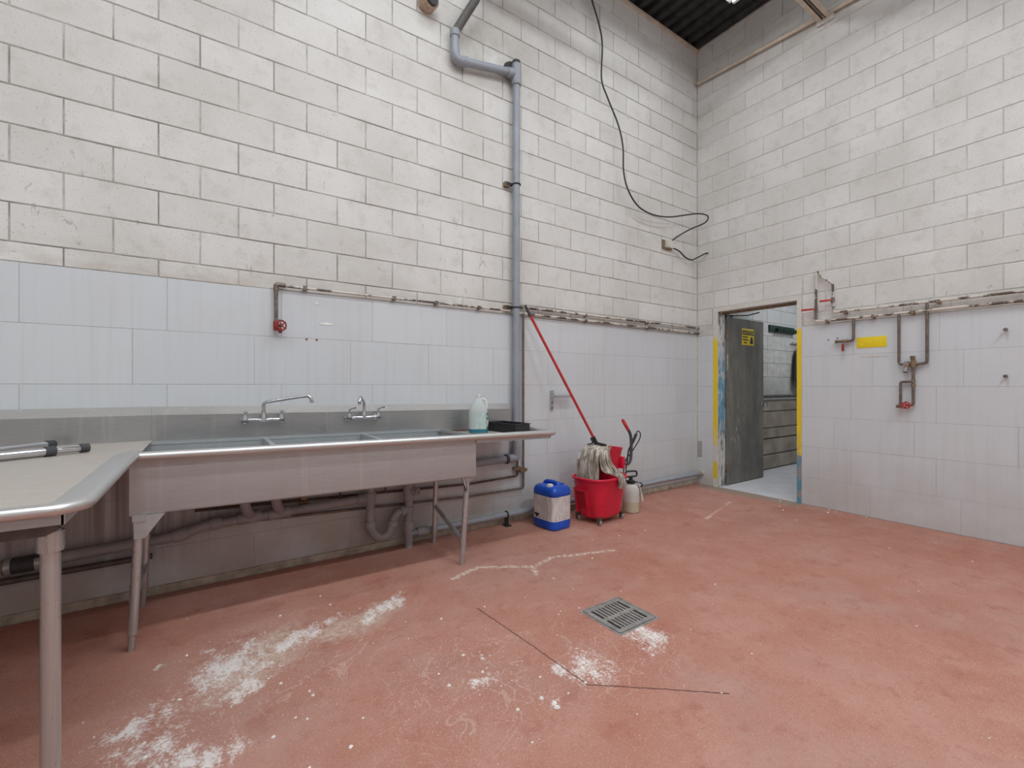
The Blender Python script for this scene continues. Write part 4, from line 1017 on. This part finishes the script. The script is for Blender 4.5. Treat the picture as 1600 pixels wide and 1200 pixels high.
pipe(s2, [(-.007, -1.385, 2.345), RP(-1.39, 2.34), RP(-1.505, 2.235), RP(-1.512, 1.952), RP(-2.2, 1.947), RP(-6.2, 1.943)], .0105, 'cream_pipe', .02)
lever(s2, -1.505, 2.075, .10, .0)
for y in (-1.61, -2.28, -3.2): strap_r(s2, y, 1.942)
t1 = thing('hose_tap', RP(-1.677, 1.66), 'brown drop pipe with brass tap and red lever beside the yellow sticker', 'tap')
pipe(t1, [RP(-1.677, 1.875), RP(-1.677, 1.662), RP(-1.53, 1.664)], .0125, 'bronze', .025)
part('tap_body', MB().cyl(RP(-1.63, 1.663), RP(-1.575, 1.664), .016, n=10).cyl(RP(-1.54, 1.664), RP(-1.528, 1.664), .018, n=10), 'brass', t1)
part('stem', MB().cyl(RP(-1.598, 1.66), RP(-1.598, 1.625, .06), .006), 'chrome', t1)
part('lever', MB().cbox(-.075, -.055, -1.608, -1.590, 1.565, 1.635, .004), 'redrust', t1, 'red lever')
mx = thing('mixing_valve', RP(-2.11, 1.43), 'two brown pipes feeding a brass and chrome mixing valve on the doorway wall', 'mixing valve')
pipe(mx, [RP(-2.017, 1.875), RP(-2.017, 1.425), RP(-2.075, 1.418)], .0115, 'bronze', .025)
pipe(mx, [RP(-2.206, 1.945), RP(-2.206, 1.428), RP(-2.13, 1.42)], .0120, 'bronze', .025)
part('brass_body', MB().cyl(RP(-2.115, 1.39), RP(-2.115, 1.445), .020, n=10).cyl(RP(-2.115, 1.44), RP(-2.11, 1.485), .016, n=10).cyl(RP(-2.15, 1.42), RP(-2.09, 1.42), .015, n=10).box(-.065, -.02, -2.125, -2.098, 1.47, 1.492), 'brass', mx)
part('chrome_filter', MB().lathe([(.012, 0), (.022, .008), (.024, .04), (.016, .055)], RP(-2.082, 1.445, .055), (0, .35, -1), 14).cyl(RP(-2.07, 1.395, .055), RP(-2.065, 1.355, .058), .016, n=12), 'chrome', mx, 'chrome filter cup')
part('cup_tip', MB().cyl(RP(-2.065, 1.358, .058), RP(-2.064, 1.346, .058), .015, n=12), 'black', mx)
pipe(mx, [RP(-2.115, 1.40), RP(-2.115, 1.062), RP(-2.07, 1.062)], .0115, 'bronze', .02)
pipe(mx, [RP(-2.115, 1.268), RP(-2.028, 1.268), RP(-2.028, 1.05)], .0105, 'bronze', .02)
for z in (1.275, 1.235): part('fitting', MB().cyl(RP(-2.115, z-.014), RP(-2.115, z+.014), .016, n=10), 'brass', mx)
part('outlet', MB().cyl(RP(-2.028, 1.075), RP(-2.028, 1.045), .016, n=10).cyl(RP(-2.035, 1.05, .04), RP(-2.01, 1.05, .07), .014, n=10), 'brass', mx)
wheel(mx, RP(-2.078, 1.062, .075), (-1, .35, 0), .028, 'redpaint')
wheel(mx, RP(-2.058, 1.058, .095), (-1, -.2, .2), .022, 'redrust')
ys_ = single('yellow_sticker', MB().cbox(-.009, -.0065, -1.921, -1.691, 1.590, 1.690, .0008), 'yellow', (-.007, -1.80, 1.64), 'plain yellow rectangular sticker on the wall panels', 'sticker')
single('tape_residue', MB().prism([(-.0065, -1.70, 1.512), (-.0065, -1.93, 1.512), (-.0065, -1.95, 1.502), (-.0065, -1.86, 1.496), (-.0065, -1.70, 1.500)], (-.0012, 0, 0)), 'tan', (-.007, -1.81, 1.5), 'strip of grey tape residue below the yellow sticker', 'residue', sharp=None)
for z, lab in ((1.665, 'short brass pipe stub poking from the panels, upper one of the pair'), (1.305, 'short brass pipe stub poking from the panels, lower one of the pair')):
    o = thing('pipe_stub', (-.006, -2.665, z), lab, 'pipe stub')
    part('stem', MB().cyl((.0, -2.665, z), (-.05, -2.665, z), .008, n=10), 'brass', o)
    part('nut', MB().lathe([(.007, 0), (.014, 0), (.014, .012), (.007, .012)], (-.045, -2.665, z), (-1, 0, 0), 8), 'bronze', o)
for y, z in ((-1.46, 1.695), (-1.54, 1.70)):
    pass
part('screw', MB().cyl((-.005, -1.455, 1.69), (-.012, -1.455, 1.69), .006, n=8), 'galv', wall_right)
part('screw', MB().cyl((-.005, -1.535, 1.70), (-.012, -1.535, 1.70), .006, n=8), 'galv', wall_right)
single('grey_plate', MB().cbox(-.010, -.0065, -.075, -.008, .34, .54, .001), plain('scuffed_grey', (.36, .36, .36), .6, var=.25, scale=60), (-.007, -.03, .34), 'small scuffed grey plate low in the corner beside the door frame', 'plate')

# marks on the left panels
single('paper_scrap', MB().prism([(-4.475, -.0068, 1.672), (-4.43, -.0068, 1.680), (-4.395, -.0068, 1.674), (-4.385, -.0068, 1.668), (-4.43, -.0068, 1.662), (-4.48, -.0068, 1.666)], (0, -.0015, 0)), 'white', (-4.43, -.0075, 1.67), 'torn white paper scrap stuck on the panel beside the red handwheel', 'paper scrap', sharp=None)
single('paper_scrap', MB().prism([(-4.515, -.0068, 1.818), (-4.488, -.0068, 1.812), (-4.49, -.0068, 1.80), (-4.515, -.0068, 1.808)], (0, -.0015, 0)), 'white', (-4.5, -.0075, 1.81), 'tiny white paper scrap close below the supply pipe', 'paper scrap', sharp=None)
for x in (-4.565, -4.50): part('screw', MB().cyl((x, -.004, 1.555), (x, -.014, 1.555), .006, n=8), 'redrust', wall_left)

# ------------------------------------------------------------------ cable and box
bxx = thing('junction_box', (-.62, -.01, 2.86), 'small ivory junction box on the block wall near the corner', 'junction box')
part('box_body', MB().cbox(-.655, -.545, -.055, -.006, 2.862, 2.950, .004), 'ivory', bxx)
part('back_plate', MB().box(-.70, -.64, -.012, -.001, 2.85, 2.955).box(-.70, -.55, -.03, -.001, 2.848, 2.862), 'brass', bxx)
cb = MB().sweep(spline([(-1.97, -.03, 5.42), (-1.885, -.05, 5.17), (-1.79, -.06, 4.95), (-1.755, -.07, 4.75), (-1.765, -.07, 4.4), (-1.70, -.09, 4.22), (-1.56, -.11, 3.97), (-1.50, -.12, 3.75), (-1.49, -.12, 3.50), (-1.42, -.12, 3.32), (-1.25, -.11, 3.19), (-1.0, -.10, 3.155), (-.70, -.10, 3.19), (-.35, -.10, 3.29), (-.15, -.12, 3.34), (-.09, -.20, 3.30), (-.14, -.20, 3.21), (-.33, -.11, 3.11), (-.52, -.05, 2.99), (-.555, -.035, 2.945)], 8), .0085, 8)
single('hanging_cable', cb, 'cable', (-1.5, -.08, 2.95), 'long dark cable drooping down the block wall to the junction box', 'cable')
cb = MB().sweep(spline([(-.545, -.04, 2.87), (-.44, -.05, 2.85), (-.33, -.06, 2.79), (-.22, -.07, 2.775), (-.13, -.08, 2.81), (-.04, -.13, 2.865), (.0, -.15, 2.875)], 7), .0085, 8)
single('short_cable', cb, 'cable', (-.3, -.06, 2.78), 'short dark cable from the junction box into the doorway wall', 'cable')

# ------------------------------------------------------------------ roof steel, conduit
cn = single('wall_conduit', MB().sweep([(-.04, -.035, 5.02), (-.04, -1.52, 4.93), (-.04, -5.9, 4.68)], .021, 10), 'cream', (-.04, -1.5, 4.93), 'cream conduit running along the doorway wall below the roof deck', 'conduit')
JY = -1.425
def joist(y, lab):
    js = thing('bar_joist', (-4, y, 4.9), lab, 'joist', 'roof joists')
    for s in (-1, 1):
        part('bottom_angle', MB().box(XW, -.015, min(y+s*.012, y+s*.060), max(y+s*.012, y+s*.060), 4.905, 4.912).box(XW, -.015, min(y+s*.012, y+s*.018), max(y+s*.012, y+s*.018), 4.905, 4.955), 'cream', js)
        part('top_angle', MB().box(XW, -.015, min(y+s*.012, y+s*.060), max(y+s*.012, y+s*.060), CEIL-.012, CEIL-.005), 'cream', js)
    k = 0; x = -1.0
    while x > XW+.5:
        z0, z1 = (4.93, CEIL-.01) if k % 2 == 0 else (CEIL-.01, 4.93)
        part('web_rod', MB().cyl((x, y, z0), (x-.45, y, z1), .010, n=6), 'cream', js); x -= .45; k += 1
    part('seat', MB().cbox(-.03, .0, y-.085, y+.07, 4.865, 4.925, .01), plain('white_grout', (.60, .57, .53), .8, var=.15), js)
    return js
joist(JY, 'cream steel bar joist seated in the doorway wall'); joist(JY-2.2, 'cream steel bar joist farther along the doorway wall')

# strip lights
def strip_light(x, y, z, length, watt, lab, col=LAMP_COL):
    f = thing('strip_light', (x, y, z), lab, 'ceiling light', 'ceiling strip lights')
    part('housing', MB().prism([(x-length/2, y-.12, z+.035), (x-length/2, y-.06, z+.075), (x-length/2, y+.06, z+.075), (x-length/2, y+.12, z+.035)], (length, 0, 0)), 'enamel', f)
    for s in (-.05, .05): part('tube', MB().cyl((x-length/2+.03, y+s, z+.012), (x+length/2-.03, y+s, z+.012), .015, n=12), 'tube', f, 'lit fluorescent tube')
    for s in (-1, 1):
        part('socket', MB().box(x+s*(length/2-.015)-.015, x+s*(length/2-.015)+.015, y-.075, y+.075, z-.005, z+.035), 'enamel', f)
        if z > 4: part('hanger', MB().cyl((x+s*length*.35, y, z+.07), (x+s*length*.35, y, CEIL+.01), .004, n=6), 'galv', f)
    ld = bpy.data.lights.new('strip_lamp', 'AREA'); ld.shape = 'RECTANGLE'; ld.size = length-.08; ld.size_y = .20; ld.energy = watt; ld.color = col
    lo = bpy.data.objects.new('lamp', ld); COL.objects.link(lo); lo.location = (0, 0, -.012); lo.parent = f
    return f
for (x, y, ln, wt, lab) in FIXTURES: strip_light(x, y, FIX_Z, ln, wt, lab)
strip_light(2.1, -1.3, PH-.09, 1.2, 25, 'unseen white strip light added under the low passage ceiling', (.84, .91, 1))  # unseen lamp added so the passage beyond the door is lit

# ------------------------------------------------------------------ floor drain and crumbs
fd = thing('floor_drain', ((DRX0+DRX1)/2, (DRY0+DRY1)/2, 0), 'square metal floor drain grate set in the red floor', 'floor drain')
part('pit', MB().box(DRX0-.005, DRX1+.005, DRY0-.005, DRY1+.005, -.099, -.06), 'pit', fd)
f_ = MB(); e = .012
for q in ((DRX0, DRX1, DRY0, DRY0+e), (DRX0, DRX1, DRY1-e, DRY1), (DRX0, DRX0+e, DRY0+e, DRY1-e), (DRX1-e, DRX1, DRY0+e, DRY1-e)): f_.box(*q, -.06, .002)
part('frame', f_, 'steel_grate', fd)
g0x, g1x, g0y, g1y = DRX0+.016, DRX1-.016, DRY0+.016, DRY1-.016
g = MB(); bd = .028
for q in ((g0x, g1x, g0y, g0y+bd), (g0x, g1x, g1y-bd, g1y), (g0x, g0x+bd, g0y+bd, g1y-bd), (g1x-bd, g1x, g0y+bd, g1y-bd)): g.box(*q, -.012, .003)
ym = (g0y+g1y)/2; g.box(g0x+bd, g1x-bd, ym-.013, ym+.013, -.012, .003)
part('grate_frame', g, 'steel_grate', fd)
ns = 9; sp_ = (g1x-g0x-2*bd)/ns
for i in range(1, ns):
    xx = g0x+bd+i*sp_
    part('grate_bar', MB().box(xx-.0075, xx+.0075, g0y+bd-.001, g1y-bd+.001, -.011, .0028), 'steel_grate', fd)

rs = random.Random(11); cr = MB()
def crumb(x, y, s):
    n = 6; r0 = [(x+s*rs.uniform(.7, 1.2)*math.cos(2*PI*k/n), y+s*rs.uniform(.7, 1.2)*math.sin(2*PI*k/n), 0.0003) for k in range(n)]
    r1 = [(x+(p[0]-x)*.6, y+(p[1]-y)*.6, s*rs.uniform(.3, .7)) for p in r0]
    cr.loft([r0, r1])
for (cx, cy, sp_, nn, smax) in ((-4.15, -1.77, .14, 12, .009), (-4.02, -2.04, .04, 4, .015), (-5.0, -1.1, .4, 26, .009), (-4.5, -1.5, .6, 26, .006), (-3.6, -1.9, .4, 14, .007), (-3.3, -2.4, .8, 16, .005), (-5.2, -1.5, .3, 14, .008), (-1.2, -1.4, 1.0, 16, .008), (-.25, -1.5, .25, 8, .012), (-3.0, -1.1, .6, 10, .008)):
    for i in range(nn): crumb(min(-.03, cx+rs.gauss(0, sp_)), min(-.05, cy+rs.gauss(0, sp_)), rs.uniform(.3, 1)*smax)
single('powder_crumbs', cr, 'chalk', (-4, -1.6, 0), 'scattered white crumbs of powder on the red floor', 'crumbs', kind='stuff', sharp=None)
